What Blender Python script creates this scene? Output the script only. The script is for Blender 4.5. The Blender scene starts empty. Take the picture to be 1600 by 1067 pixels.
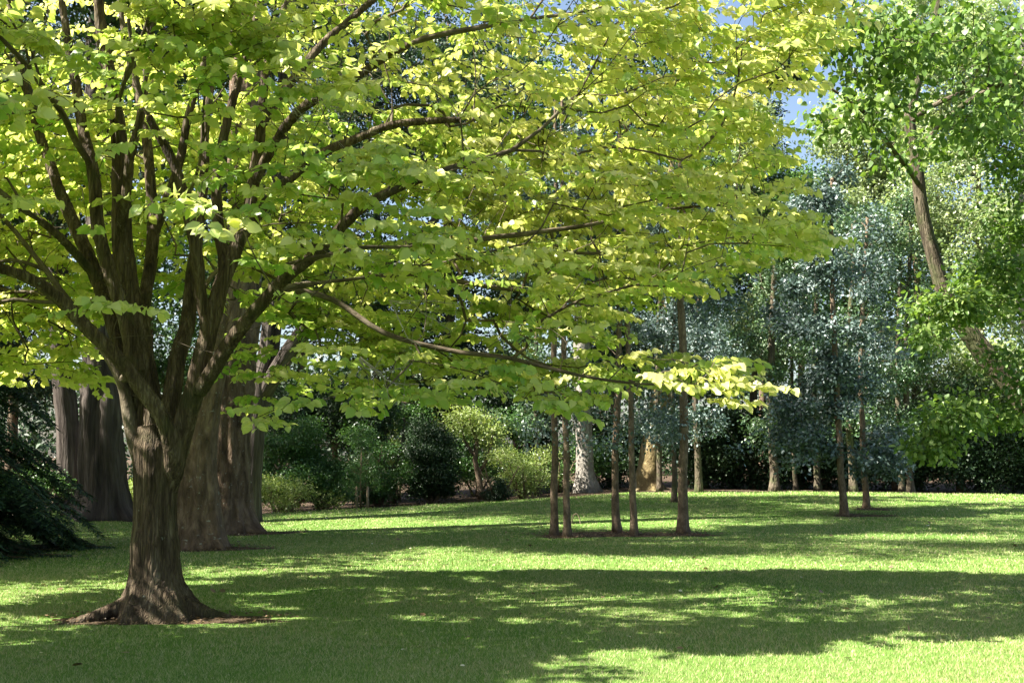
import bpy, math, random, bmesh
import numpy as np
from mathutils import Vector
R = math.radians
rng = np.random.default_rng(7)
sc = bpy.context.scene
col = sc.collection

# ---------------- camera, sky, sun, exposure ----------------
F = 1716.0; PITCH = R(6.05); EYE = 1.6
cam = bpy.data.objects.new('camera', bpy.data.cameras.new('camera')); col.objects.link(cam)
cam.data.sensor_width = 36.0; cam.data.lens = 36.0 * F / 1600
cam.data.clip_end = 2000; cam.location = (0, 0, EYE); cam.rotation_euler = (R(90) + PITCH, 0, 0)
sc.camera = cam
SUN_AZ = (-0.97, -0.23)           # horizontal direction towards the sun
SUN_EL = R(49)
w = bpy.data.worlds.new("World"); sc.world = w; w.use_nodes = True
wn = w.node_tree; bg = wn.nodes['Background']
sky = wn.nodes.new('ShaderNodeTexSky'); sky.sky_type = 'NISHITA'; sky.sun_disc = False
sky.sun_elevation = SUN_EL; sky.sun_rotation = math.atan2(SUN_AZ[0], SUN_AZ[1]); sky.air_density = 1.0
sky.dust_density = 2.5; sky.ozone_density = .4
wn.links.new(sky.outputs[0], bg.inputs[0]); bg.inputs[1].default_value = 0.05
sl = bpy.data.lights.new('sun', 'SUN'); sl.energy = 5.0; sl.angle = R(0.53); sl.color = (1.0, 0.94, 0.84)
so = bpy.data.objects.new('sun', sl); col.objects.link(so)
_h = math.hypot(*SUN_AZ)
sdir = Vector((SUN_AZ[0]/_h*math.cos(SUN_EL), SUN_AZ[1]/_h*math.cos(SUN_EL), math.sin(SUN_EL)))
so.rotation_euler = sdir.to_track_quat('Z', 'Y').to_euler(); so.location = (-20, -10, 30)
sc.view_settings.view_transform = 'Standard'; sc.view_settings.look = 'None'
sc.view_settings.gamma = 1.0; sc.view_settings.exposure = 2.4
sc.cycles.max_bounces = 7; sc.cycles.diffuse_bounces = 4; sc.cycles.glossy_bounces = 2
sc.cycles.transmission_bounces = 5; sc.cycles.sample_clamp_indirect = 6.0

# ---------------- gradient noise of our own (the same on every run) ----------------
_pr = np.random.default_rng(99); _PM = np.concatenate([_pr.permutation(256)] * 3).astype(np.int64)
_GR = _pr.standard_normal((256, 3)); _GR /= np.linalg.norm(_GR, axis=1, keepdims=True)
_PL = _PM.tolist(); _GL = _GR.tolist()
class mnoise:
    @staticmethod
    def arr(p):
        p = np.asarray(p, float); i = np.floor(p).astype(np.int64); f = p - i; w = f * f * f * (f * (f * 6 - 15) + 10); out = 0
        for dx in (0, 1):
            for dy in (0, 1):
                for dz in (0, 1):
                    h = _PM[_PM[_PM[(i[..., 0] + dx) & 255] + ((i[..., 1] + dy) & 255)] + ((i[..., 2] + dz) & 255)]
                    g = _GR[h]; d = g[..., 0] * (f[..., 0] - dx) + g[..., 1] * (f[..., 1] - dy) + g[..., 2] * (f[..., 2] - dz)
                    out = out + d * (w[..., 0] if dx else 1 - w[..., 0]) * (w[..., 1] if dy else 1 - w[..., 1]) * (w[..., 2] if dz else 1 - w[..., 2])
        return out * 1.3
    @staticmethod
    def noise(v):
        x, y, z = v; i = math.floor(x); j = math.floor(y); k = math.floor(z); x -= i; y -= j; z -= k
        u = x * x * x * (x * (x * 6 - 15) + 10); v_ = y * y * y * (y * (y * 6 - 15) + 10); w_ = z * z * z * (z * (z * 6 - 15) + 10); out = 0.
        for dx in (0, 1):
            a = _PL[(i + dx) & 255]; wx = u if dx else 1 - u
            for dy in (0, 1):
                b = _PL[a + ((j + dy) & 255)]; wy = wx * (v_ if dy else 1 - v_)
                for dz in (0, 1):
                    g = _GL[_PL[b + ((k + dz) & 255)]]
                    out += (g[0] * (x - dx) + g[1] * (y - dy) + g[2] * (z - dz)) * wy * (w_ if dz else 1 - w_)
        return out * 1.3
    @staticmethod
    def noise_vector(v):
        x, y, z = v
        return (mnoise.noise((x, y, z)), mnoise.noise((x + 31.7, y + 11.3, z + 5.1)), mnoise.noise((x - 17.9, y + 47.2, z + 83.3)))

# ---------------- geometry helpers ----------------
cp, sp_ = math.cos(PITCH), math.sin(PITCH)
def ray(u, v):
    a = (u - 800) / F; b = (533.5 - v) / F
    return np.array([a, cp - sp_ * b, sp_ + cp * b])
def P(u, v, Y):
    d = ray(u, v); return np.array([0, 0, EYE]) + d * (Y / d[1])
def proj(p):
    p = np.asarray(p, float); y = p[..., 1]; z = p[..., 2] - EYE
    fd = y * cp + z * sp_; up = -y * sp_ + z * cp
    return 800 + F * p[..., 0] / fd, 533.5 - F * up / fd
def sstep(a, b, x):
    t = np.clip((x - a) / (b - a), 0, 1); return t * t * (3 - 2 * t)
def gz(X, Y):
    X = np.asarray(X, float); Y = np.asarray(Y, float)
    hx = np.interp(X, [-30, -14, -8, -4, 0, 4, 9, 16, 30], [-.1, -.1, -.12, .05, .25, .44, .46, .40, .35])
    base = hx * sstep(21, 34, Y)
    m = .30 * np.exp(-((X + 11.4) / 2.2) ** 2 - ((Y - 29.2) / 2.2) ** 2)
    und = .02 * np.sin(X * .35 + 1) * np.sin(Y * .3) * sstep(12, 18, Y)
    return base + m + und + .006 * np.maximum(Y - 40, 0)
def hit(u, v):
    d = ray(u, v); t = 4.0
    while t < 200:
        p = np.array([0, 0, EYE]) + d * t
        if p[2] < gz(p[0], p[1]): return np.array([p[0], p[1], float(gz(p[0], p[1]))])
        t += .02
    raise ValueError((u, v))
def atd(u, Y):
    X = (u - 800) / F * Y; return np.array([X, Y, float(gz(X, Y))])

def build(name, V, faces, mat, parent=None, attr=None, uv=None, smooth=True, loc=(0, 0, 0)):
    """faces: list of (m,k) int arrays; V world coordinates; object origin at loc"""
    me = bpy.data.meshes.new(name); V = np.asarray(V, np.float32) - np.asarray(loc, np.float32)
    me.vertices.add(len(V)); me.vertices.foreach_set('co', V.ravel())
    faces = [np.asarray(f, np.int32) for f in faces if len(f)]
    nl = sum(f.size for f in faces); nf = sum(len(f) for f in faces)
    me.loops.add(nl); me.loops.foreach_set('vertex_index', np.concatenate([f.ravel() for f in faces]))
    tot = np.concatenate([np.full(len(f), f.shape[1], np.int32) for f in faces])
    st = np.concatenate([[0], np.cumsum(tot)[:-1]]).astype(np.int32)
    me.polygons.add(nf); me.polygons.foreach_set('loop_start', st)
    me.update(calc_edges=True)
    if smooth: me.polygons.foreach_set('use_smooth', np.ones(nf, bool))
    if attr is not None:
        a = me.attributes.new('rnd', 'FLOAT', 'POINT'); a.data.foreach_set('value', np.asarray(attr, np.float32))
    if uv is not None:
        a = me.attributes.new('buv', 'FLOAT_VECTOR', 'POINT'); a.data.foreach_set('vector', np.asarray(uv, np.float32).ravel())
    me.materials.append(mat); me.validate()
    o = bpy.data.objects.new(name, me); col.objects.link(o)
    if parent is not None: o.parent = parent
    else: o.location = loc
    return o
def tag(o, label=None, cat=None, group=None, kind=None):
    if label: o['label'] = label
    if cat: o['category'] = cat
    if group: o['group'] = group
    if kind: o['kind'] = kind
    return o
SEED = [100]
def reseed():
    global rng
    SEED[0] += 1; rng = np.random.default_rng(SEED[0])
def thing(name, loc, label, cat, group=None):
    reseed()
    o = bpy.data.objects.new(name, None); col.objects.link(o); o.location = [float(x) for x in loc]
    return tag(o, label, cat, group)

# ---------------- materials ----------------
def newmat(name):
    m = bpy.data.materials.new(name); m.use_nodes = True; nt = m.node_tree
    for n in list(nt.nodes): nt.nodes.remove(n)
    out = nt.nodes.new('ShaderNodeOutputMaterial'); return m, nt, out
def N(nt, t, **kw):
    n = nt.nodes.new(t)
    for k, v in kw.items():
        if k in ('inp',):
            for kk, vv in v.items(): n.inputs[kk].default_value = vv
        else: setattr(n, k, v)
    return n
def c4(c): return (*c, 1)
def ramp(nt, src, stops):
    r = nt.nodes.new('ShaderNodeValToRGB'); el = r.color_ramp.elements
    while len(el) > 1: el.remove(el[-1])
    el[0].position = stops[0][0]; el[0].color = c4(stops[0][1])
    for p, c in stops[1:]:
        e = el.new(p); e.color = c4(c)
    nt.links.new(src, r.inputs[0]); return r.outputs[0]
def mix(nt, fac, a, b, mode='MIX'):
    n = nt.nodes.new('ShaderNodeMix'); n.data_type = 'RGBA'; n.blend_type = mode
    for i, v in ((0, fac), (6, a), (7, b)):
        if isinstance(v, (int, float)): n.inputs[i].default_value = v
        elif isinstance(v, tuple): n.inputs[i].default_value = c4(v)
        else: nt.links.new(v, n.inputs[i])
    return n.outputs[2]
def leafmat(name, cols, trans=.4, tcol=(1.15, 1.2, .5), rough=.42, spec=.5, nscale=.35, nmix=.5):
    m, nt, out = newmat(name); L = nt.links.new
    at = N(nt, 'ShaderNodeAttribute', attribute_name='rnd')
    geo = N(nt, 'ShaderNodeNewGeometry')
    no = N(nt, 'ShaderNodeTexNoise', inp={'Scale': nscale, 'Detail': 2.0}); L(geo.outputs['Position'], no.inputs['Vector'])
    mx = nt.nodes.new('ShaderNodeMix'); mx.data_type = 'FLOAT'; mx.inputs[0].default_value = nmix
    L(at.outputs['Fac'], mx.inputs[2]); L(no.outputs['Fac'], mx.inputs[3])
    k = len(cols); base = ramp(nt, mx.outputs[0], [(.22 + .56 * i / (k - 1), c) for i, c in enumerate(cols)])
    pr = N(nt, 'ShaderNodeBsdfPrincipled', inp={'Roughness': rough, 'Specular IOR Level': spec})
    L(base, pr.inputs['Base Color'])
    tr = N(nt, 'ShaderNodeBsdfTranslucent'); L(mix(nt, 1.0, base, tcol, 'MULTIPLY'), tr.inputs['Color'])
    ms = N(nt, 'ShaderNodeMixShader', inp={0: trans}); L(pr.outputs[0], ms.inputs[1]); L(tr.outputs[0], ms.inputs[2])
    L(ms.outputs[0], out.inputs[0]); return m
def N_col(nt, mp, s):
    n = N(nt, 'ShaderNodeTexNoise', inp={'Scale': s * 1.1, 'Detail': 4.0}); nt.links.new(mp.outputs[0], n.inputs['Vector']); return n.outputs['Color']
def barkmat(name, c1, c2, c3=None, sc_=9.0, stretch=.16, bump=.6, coord='buv', lichen=None, moss=None, crk=.45):
    m, nt, out = newmat(name); L = nt.links.new
    if coord == 'buv': src = N(nt, 'ShaderNodeAttribute', attribute_name='buv').outputs['Vector']
    else: src = N(nt, 'ShaderNodeTexCoord').outputs['Object']
    mp = N(nt, 'ShaderNodeMapping'); mp.inputs['Scale'].default_value = (1, 1, stretch); L(src, mp.inputs[0])
    no = N(nt, 'ShaderNodeTexNoise', inp={'Scale': sc_, 'Detail': 6.0, 'Roughness': .62, 'Distortion': .4}); L(mp.outputs[0], no.inputs['Vector'])
    vo = N(nt, 'ShaderNodeTexVoronoi', feature='DISTANCE_TO_EDGE', inp={'Scale': sc_ * 2.2}); L(mix(nt, .12, mp.outputs[0], N_col(nt, mp, sc_)), vo.inputs['Vector'])
    no2 = N(nt, 'ShaderNodeTexNoise', inp={'Scale': 1.7, 'Detail': 3.0}); L(src, no2.inputs['Vector'])
    base = ramp(nt, no.outputs['Fac'], [(.3, c1), (.52, c2), (.72, c3 or c2)])
    crev = ramp(nt, vo.outputs['Distance'], [(0, (.45, .42, .4)), (.18, (1, 1, 1))])
    base = mix(nt, crk, base, crev, 'MULTIPLY')
    base = mix(nt, .5, base, ramp(nt, no2.outputs['Fac'], [(.3, (.7, .68, .62)), (.7, (1.2, 1.18, 1.1))]), 'MULTIPLY')
    if lichen:
        n3 = N(nt, 'ShaderNodeTexNoise', inp={'Scale': 14.0, 'Detail': 5.0, 'Roughness': .7}); L(src, n3.inputs['Vector'])
        base = mix(nt, ramp(nt, n3.outputs['Fac'], [(lichen[1], (0, 0, 0)), (lichen[1] + .05, (.7, .7, .7))]), base, lichen[0])
    if moss:
        n4 = N(nt, 'ShaderNodeTexNoise', inp={'Scale': 2.6, 'Detail': 5.0}); L(src, n4.inputs['Vector'])
        base = mix(nt, ramp(nt, n4.outputs['Fac'], [(moss[1], (0, 0, 0)), (moss[1] + .14, (.6, .6, .6))]), base, moss[0])
    hm = nt.nodes.new('ShaderNodeMath'); hm.operation = 'MULTIPLY_ADD'; hm.inputs[1].default_value = .8
    L(no.outputs['Fac'], hm.inputs[0])
    cr = nt.nodes.new('ShaderNodeMath'); cr.operation = 'MINIMUM'; cr.inputs[1].default_value = .25; L(vo.outputs['Distance'], cr.inputs[0])
    L(cr.outputs[0], hm.inputs[2])
    bp = N(nt, 'ShaderNodeBump', inp={'Strength': bump, 'Distance': .05}); L(hm.outputs[0], bp.inputs['Height'])
    pr = N(nt, 'ShaderNodeBsdfPrincipled', inp={'Roughness': .88, 'Specular IOR Level': .2})
    L(base, pr.inputs['Base Color']); L(bp.outputs[0], pr.inputs['Normal']); L(pr.outputs[0], out.inputs[0]); return m
def groundmat(name, stops, scales=(1.2, 9, 60), bump=.5, bdist=.02, rough=.95, patch=None):
    m, nt, out = newmat(name); L = nt.links.new
    src = N(nt, 'ShaderNodeTexCoord').outputs['Object']
    ns = []
    for s in scales:
        n = N(nt, 'ShaderNodeTexNoise', inp={'Scale': s, 'Detail': 4.0, 'Roughness': .6}); L(src, n.inputs['Vector']); ns.append(n.outputs['Fac'])
    a = mix(nt, .5, ns[0], ns[1]); b = mix(nt, .4, a, ns[2])
    base = ramp(nt, b, stops)
    if patch:
        n = N(nt, 'ShaderNodeTexNoise', inp={'Scale': patch[2], 'Detail': 5.0, 'Roughness': .65}); L(src, n.inputs['Vector'])
        base = mix(nt, ramp(nt, n.outputs['Fac'], [(patch[1], (0, 0, 0)), (patch[1] + .15, (.8, .8, .8))]), base, patch[0])
    bp = N(nt, 'ShaderNodeBump', inp={'Strength': bump, 'Distance': bdist}); L(ns[2], bp.inputs['Height'])
    pr = N(nt, 'ShaderNodeBsdfPrincipled', inp={'Roughness': rough, 'Specular IOR Level': .15})
    L(base, pr.inputs['Base Color']); L(bp.outputs[0], pr.inputs['Normal']); L(pr.outputs[0], out.inputs[0]); return m

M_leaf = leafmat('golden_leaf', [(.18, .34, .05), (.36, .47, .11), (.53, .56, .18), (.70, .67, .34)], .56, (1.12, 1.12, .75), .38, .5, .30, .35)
M_poplar = leafmat('poplar_leaf', [(.05, .105, .022), (.11, .19, .04), (.25, .33, .10)], .36, (1.2, 1.3, .5), .45, .35, .5, .3)
M_pale = leafmat('pale_grove_leaf', [(.13, .20, .085), (.26, .33, .16), (.44, .49, .32)], .40, (1.1, 1.15, .6), .45, .5, .12, .35)
M_euc = leafmat('blue_gum_leaf', [(.035, .062, .05), (.095, .145, .125), (.25, .31, .30)], .15, (.9, 1.1, .7), .42, .45, .3, .3)
M_ggum = leafmat('grey_green_gum_leaf', [(.03, .07, .03), (.07, .13, .06), (.16, .22, .12)], .2, (1.1, 1.2, .6), .35, .6, .3, .3)
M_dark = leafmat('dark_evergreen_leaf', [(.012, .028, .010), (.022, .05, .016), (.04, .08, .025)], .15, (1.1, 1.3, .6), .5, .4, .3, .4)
M_mid = leafmat('shrub_leaf', [(.03, .08, .02), (.06, .14, .035), (.12, .22, .06)], .28, (1.1, 1.2, .5), .4, .5, .4, .4)
M_lite = leafmat('light_shrub_leaf', [(.14, .22, .05), (.26, .34, .10), (.36, .42, .16)], .35, (1.1, 1.15, .5), .4, .5, .5, .3)
M_needle = leafmat('conifer_needle', [(.016, .036, .018), (.03, .065, .03), (.055, .11, .045)], .12, (1.1, 1.3, .6), .5, .35, .6, .3)
M_grass = leafmat('grass_blade', [(.066, .185, .016), (.135, .25, .034), (.25, .31, .11), (.44, .43, .24), (.36, .29, .15)], .14, (1.1, 1.2, .4), .6, .12, .55, .5)
M_bark = barkmat('furrowed_brown_bark', (.028, .019, .011), (.095, .070, .045), (.19, .155, .11), 12, .13, 1.0, 'obj', ((.22, .23, .18), .66), ((.045, .05, .018), .56), crk=.8)
M_twig = barkmat('twig_bark', (.045, .034, .022), (.10, .08, .055), (.19, .16, .12), 16, .2, .4, 'buv')
M_rough = barkmat('rough_old_bark', (.05, .034, .022), (.15, .105, .072), (.27, .20, .14), 9, .22, 1.0, 'buv', ((.3, .32, .27), .62), crk=.3)
M_trunk2 = barkmat('dark_brown_bark', (.04, .032, .022), (.10, .082, .058), (.17, .145, .105), 9, .25, 1.0, 'buv', moss=((.05, .07, .02), .5), crk=.3)
M_red = barkmat('grey_fluted_bark', (.026, .02, .017), (.08, .066, .058), (.155, .135, .122), 8, .06, 1.0, 'buv')
M_dead = barkmat('dead_twig_bark', (.20, .18, .15), (.36, .33, .28), (.48, .45, .40), 14, .3, .3, 'buv')
M_young = barkmat('young_tree_bark', (.075, .056, .038), (.165, .122, .085), (.26, .20, .145), 14, .4, .5, 'buv')
M_white = barkmat('pale_flaking_bark', (.13, .12, .105), (.24, .225, .20), (.37, .35, .32), 8, .4, .8, 'buv')
M_yellow = barkmat('yellow_lichen_bark', (.10, .07, .035), (.24, .19, .09), (.38, .35, .26), 6, .5, .7, 'buv')
M_lawn = groundmat('lawn', [(.3, (.062, .14, .02)), (.5, (.11, .195, .038)), (.7, (.26, .30, .10))], (.5, 5, 90), .8, .03, patch=((.20, .17, .06), .62, .7))
M_soil = groundmat('soil', [(.3, (.035, .024, .015)), (.5, (.075, .052, .034)), (.7, (.13, .09, .06))], (.8, 8, 50), 1, .05)
M_mulch = groundmat('mulch', [(.3, (.045, .03, .018)), (.5, (.085, .06, .036)), (.7, (.15, .11, .07))], (2, 14, 70), 1, .04)
M_path = groundmat('path', [(.3, (.30, .22, .18)), (.6, (.45, .35, .30))], (1, 12, 80), .5, .02)
M_wood = barkmat('stake_wood', (.16, .12, .08), (.28, .22, .16), (.36, .30, .22), 20, .1, .3, 'buv')
M_petal = leafmat('pale_litter', [(.45, .42, .25), (.65, .62, .45), (.8, .78, .7)], .3, (1, 1, .8))
M_litter = leafmat('dry_litter', [(.07, .045, .025), (.13, .085, .045), (.21, .14, .08)], .2, (1, .9, .6))

# ---------------- terrain ----------------
def grid(xs, ys, zf):
    X, Y = np.meshgrid(xs, ys); V = np.stack([X, Y, zf(X, Y)], -1).reshape(-1, 3)
    nx = len(xs); i = np.arange(len(xs) - 1); j = np.arange(len(ys) - 1)
    I, J = np.meshgrid(i, j); a = (J * nx + I).ravel()
    return V, np.stack([a, a + 1, a + 1 + nx, a + nx], -1)
xs = np.concatenate([np.linspace(-400, -60, 18), np.linspace(-55, 55, 111), np.linspace(60, 400, 18)])
ys = np.concatenate([np.linspace(-120, -12, 14), np.linspace(-10, 70, 81), np.linspace(75, 400, 20)])
V, Q = grid(xs, ys, lambda X, Y: gz(X, Y) - .05 + .02 * np.sin(X * 1.3) * np.cos(Y * 1.7) * (Y > 34))
tag(build('woodland_ground', V, [Q], M_soil), kind='structure')
# lawn edge: depth at which lawn ends, as a function of X
def lawn_edge(X):
    e = np.interp(X, [-60, -20, -14.5, -13.2, -12.2, -9.6, -8.6, -7.4, -4, 0, 4, 10, 20, 60], [22, 24, 25, 26, 29.6, 29.8, 30.5, 34, 35, 36, 38, 37, 37, 37])
    return e + .25 * np.sin(X * 2.1) + .15 * np.sin(X * 5.3 + 1)
lx = np.linspace(-60, 60, 481); tt = np.concatenate([np.linspace(0, .3, 12)[:-1], np.linspace(.3, 1, 90)])
E = lawn_edge(lx); X = np.repeat(lx[None], len(tt), 0); Y = -20 + (E[None] + 20) * tt[:, None]
Z = gz(X, Y) + .012; Z[-1] -= .06
V = np.stack([X, Y, Z], -1).reshape(-1, 3); nx = len(lx)
I, J = np.meshgrid(np.arange(nx - 1), np.arange(len(tt) - 1)); a = (J * nx + I).ravel()
tag(build('lawn', V, [np.stack([a, a + 1, a + 1 + nx, a + nx], -1)], M_lawn), kind='structure')
# garden path behind the left trunks
px = np.linspace(-26, -9, 60); V = []
for x in px:
    yc = 33.5 + .06 * (x + 16) ** 2 * .2
    for k in (-.9, 0, .9): V.append((x, yc + k, float(gz(x, yc + k)) + .02))
V = np.array(V); a = (np.arange(59) * 3)[:, None] + np.array([0, 1]); a = a.ravel()
tag(build('garden_path', V, [np.stack([a, a + 3, a + 4, a + 1], -1)], M_path), kind='structure')
SOIL = []
def soil_disc(c, rx, ry, mat=M_mulch, name='bare_soil', h=.018):
    n = 40; V = [(c[0], c[1], float(gz(c[0], c[1])) + h + .012)]
    for ring in (.5, 1.0):
        for i in range(n):
            t = 2 * math.pi * i / n; rr = ring * (1 + .18 * math.sin(3 * t + c[0]) + .1 * math.sin(7 * t + c[1]) + .06 * math.sin(15 * t))
            x = c[0] + rx * rr * math.cos(t); y = c[1] + ry * rr * math.sin(t)
            V.append((x, y, float(gz(x, y)) + (h + .008 if ring < 1 else .006)))
    T = [(0, 1 + i, 1 + (i + 1) % n) for i in range(n)]
    Q = [(1 + i, 1 + n + i, 1 + n + (i + 1) % n, 1 + (i + 1) % n) for i in range(n)]
    SOIL.append((c[0], c[1], rx, ry))
    return tag(build(name, V, [T, Q], mat), kind='structure')

# ---------------- tube / skeleton ----------------
def frames(pts):
    pts = np.asarray(pts, float); T = np.gradient(pts, axis=0); T /= np.linalg.norm(T, axis=1, keepdims=True) + 1e-9
    n = np.cross(T[0], [0, 1, 0]);
    if np.linalg.norm(n) < .1: n = np.cross(T[0], [1, 0, 0])
    n /= np.linalg.norm(n); Ns = []
    for t in T:
        n = n - t * n.dot(t); n /= np.linalg.norm(n) + 1e-9; Ns.append(n)
    Ns = np.array(Ns); return T, Ns, np.cross(T, Ns)
class Mesh:
    def __init__(s): s.V = []; s.Q = []; s.T = []; s.U = []; s.n = 0
    def tube(s, pts, rad, sides=8, rmod=None, cap=True, jit=0):
        pts = np.asarray(pts, float); m = len(pts); rad = np.asarray(rad, float)
        T, A, B = frames(pts); th = np.arange(sides) * 2 * math.pi / sides
        rr = np.repeat(rad[:, None], sides, 1)
        if rmod: rr = rr * rmod(pts, th)
        if jit: rr = rr * (1 + jit * rng.standard_normal(rr.shape))
        V = pts[:, None] + rr[..., None] * (np.cos(th)[None, :, None] * A[:, None] + np.sin(th)[None, :, None] * B[:, None])
        L = np.concatenate([[0], np.cumsum(np.linalg.norm(np.diff(pts, axis=0), axis=1))])
        off = rng.random() * 50; rm = max(rad.mean(), .01)
        U = np.stack([np.broadcast_to(np.cos(th) * rm, (m, sides)) + off, np.broadcast_to(np.sin(th) * rm, (m, sides)), np.broadcast_to(L[:, None], (m, sides))], -1)
        i = np.arange(m - 1)[:, None] * sides; j = np.arange(sides)[None]
        a = i + j; b = i + (j + 1) % sides
        s.Q.append((np.stack([a, b, b + sides, a + sides], -1).reshape(-1, 4)) + s.n)
        s.V.append(V.reshape(-1, 3)); s.U.append(U.reshape(-1, 3)); base = s.n; s.n += m * sides
        if cap:
            for end, k in ((0, 0), (1, m - 1)):
                s.V.append(pts[k][None]); s.U.append(U[k][0][None]); c = s.n; s.n += 1
                r0 = base + k * sides; jj = np.arange(sides)
                f = np.stack([np.full(sides, c), r0 + (jj + 1) % sides, r0 + jj], -1)
                s.T.append(f if end == 0 else f[:, ::-1])
    def arrays(s): return np.concatenate(s.V), [np.concatenate(s.Q)] + ([np.concatenate(s.T)] if s.T else []), np.concatenate(s.U)
    def build(s, name, mat, parent=None, loc=(0, 0, 0)):
        V, Fs, U = s.arrays(); return build(name, V, Fs, mat, parent, uv=U, loc=loc)
def spline(pts, step=.2):
    """pts: list of (x,y,z,r). Catmull-Rom resample"""
    p = np.asarray(pts, float); p = np.vstack([2 * p[0] - p[1], p, 2 * p[-1] - p[-2]]); out = []
    for i in range(1, len(p) - 2):
        L = np.linalg.norm(p[i + 1][:3] - p[i][:3]); n = max(1, int(L / step))
        for k in range(n):
            t = k / n; a, b, c, d = p[i - 1:i + 3]
            out.append(.5 * (2 * b + (c - a) * t + (2 * a - 5 * b + 4 * c - d) * t * t + (3 * b - a - 3 * c + d) * t ** 3))
    out.append(p[-2]); o = np.array(out); o[:, 3] = np.maximum(o[:, 3], .002); return o
class Skel:
    def __init__(s, cap=60000):
        s.p = np.zeros((cap, 3)); s.par = -np.ones(cap, int); s.L = np.zeros(cap); s.hr = np.zeros(cap); s.n = 0; s.can = np.ones(cap, bool)
    def add(s, p, par, hr=0, can=True):
        i = s.n; s.p[i] = p; s.par[i] = par; s.hr[i] = hr; s.can[i] = can
        s.L[i] = 0 if par < 0 else s.L[par] + np.linalg.norm(s.p[i] - s.p[par]); s.n += 1; return i
    def chain(s, pts, par=-1, canfrom=0.0):
        n = len(pts)
        for k, q in enumerate(pts): par = s.add(q[:3], par, q[3], k / n >= canfrom)
        return par
    def nearest(s, p): return int(np.argmin(((s.p[:s.n] - p) ** 2).sum(1)))
    def grow(s, targets, step=.25, bf=.3, zpen=.6, jit=.03, lift=.15):
        ends = []
        for t in targets:
            d = s.p[:s.n] - t; dd = np.sqrt((d ** 2).sum(1)); cost = dd + bf * s.L[:s.n] + zpen * np.maximum(0, d[:, 2]) + np.where(s.can[:s.n], 0, 50)
            j = int(np.argmin(np.round(cost, 6))); a = s.p[j].copy(); D = dd[j]
            if D < .02: ends.append(j); continue
            pj = s.par[j]; dr = (a - s.p[pj]) if pj >= 0 else np.array([0, 0, 1.]); dr /= np.linalg.norm(dr) + 1e-9
            c = a + dr * D * .3 + (t - a) * .2 + np.array([0, 0, lift * D]); n = max(1, int(D / step + 1e-5)); par = j; jr = np.random.default_rng(int(abs(t[0] * 7919 + t[1] * 104729 + t[2] * 1299709)) % 1000003)
            for k in range(1, n + 1):
                q = k / n; pt = (1 - q) ** 2 * a + 2 * q * (1 - q) * c + q * q * t
                if k < n: pt = pt + jr.standard_normal(3) * jit * min(1, D)
                par = s.add(pt, par, 0)
            ends.append(par)
        return ends
    def radii(s, tip=.004, p=2.3):
        acc = np.zeros(s.n); ch = np.zeros(s.n, int); r = np.zeros(s.n)
        for i in range(s.n - 1, -1, -1):
            r[i] = max((acc[i] if ch[i] else tip ** p) ** (1 / p), s.hr[i] * 1.0)
            if s.par[i] >= 0: acc[s.par[i]] += (max(acc[i], tip ** p)) ; ch[s.par[i]] += 1
        return r
    def mesh(s, r, M, rmin=0, rmax=9, skiphand=False):
        kids = [[] for _ in range(s.n)]
        for i in range(s.n):
            if s.par[i] >= 0: kids[s.par[i]].append(i)
        starts = [(-1, i) for i in range(s.n) if s.par[i] < 0]
        while starts:
            pr, i = starts.pop(); ch = [pr] if pr >= 0 else []; j = i
            while True:
                ch.append(j)
                k = sorted(kids[j], key=lambda q: -r[q] - (10 if s.hr[q] > 0 and s.hr[j] > 0 and q == j + 1 else 0))
                if not k: break
                for q in k[1:]: starts.append((j, q))
                j = k[0]
            if len(ch) < 2: continue
            rr = r[ch].copy()
            if pr >= 0: rr[0] = min(r[pr], rr[1] * 1.25)
            hand = s.hr[ch[1]] > 0
            if skiphand and hand:
                # drop the hand-made part: keep the tail
                k0 = max(k for k in range(len(ch)) if s.hr[ch[k]] > 0); ch = ch[k0:]; rr = rr[k0:]
                if len(ch) < 2: continue
            mx = rr.max()
            if mx < rmin: continue
            sd = 18 if mx > .15 else 12 if mx > .07 else 8 if mx > .03 else 5 if mx > .01 else 3
            M.tube(s.p[ch], rr, sd, cap=False)

# ---------------- foliage ----------------
HEART = (np.array([(0, 0, 0), (.34, 0, .0), (.68, 0, -.035), (1, 0, -.17),
                   (-.07, .20, .03), (.26, .43, .06), (.66, .30, .02),
                   (-.07, -.20, .03), (.26, -.43, .06), (.66, -.30, .02)]),
         np.array([(0, 4, 5, 1), (1, 5, 6, 2), (0, 1, 8, 7), (1, 2, 9, 8)]), np.array([(2, 6, 3), (2, 3, 9)]))
KITE = (np.array([(0, 0, 0), (.42, .30, .05), (1, 0, -.06), (.42, -.30, .05)]), np.array([(0, 3, 2, 1)]), None)
OVAL = (np.array([(0, 0, 0), (.25, .26, .04), (.7, .24, .03), (1, 0, -.05), (.7, -.24, .03), (.25, -.26, .04)]),
        np.array([(0, 5, 4, 3), (0, 3, 2, 1)]), None)
NEEDLE = (np.array([(0, 0, 0), (.5, .06, 0), (1, 0, -.05), (.5, -.06, 0)]), np.array([(0, 3, 2, 1)]), None)
def unit(a): return a / (np.linalg.norm(a, axis=-1, keepdims=True) + 1e-9)
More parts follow.
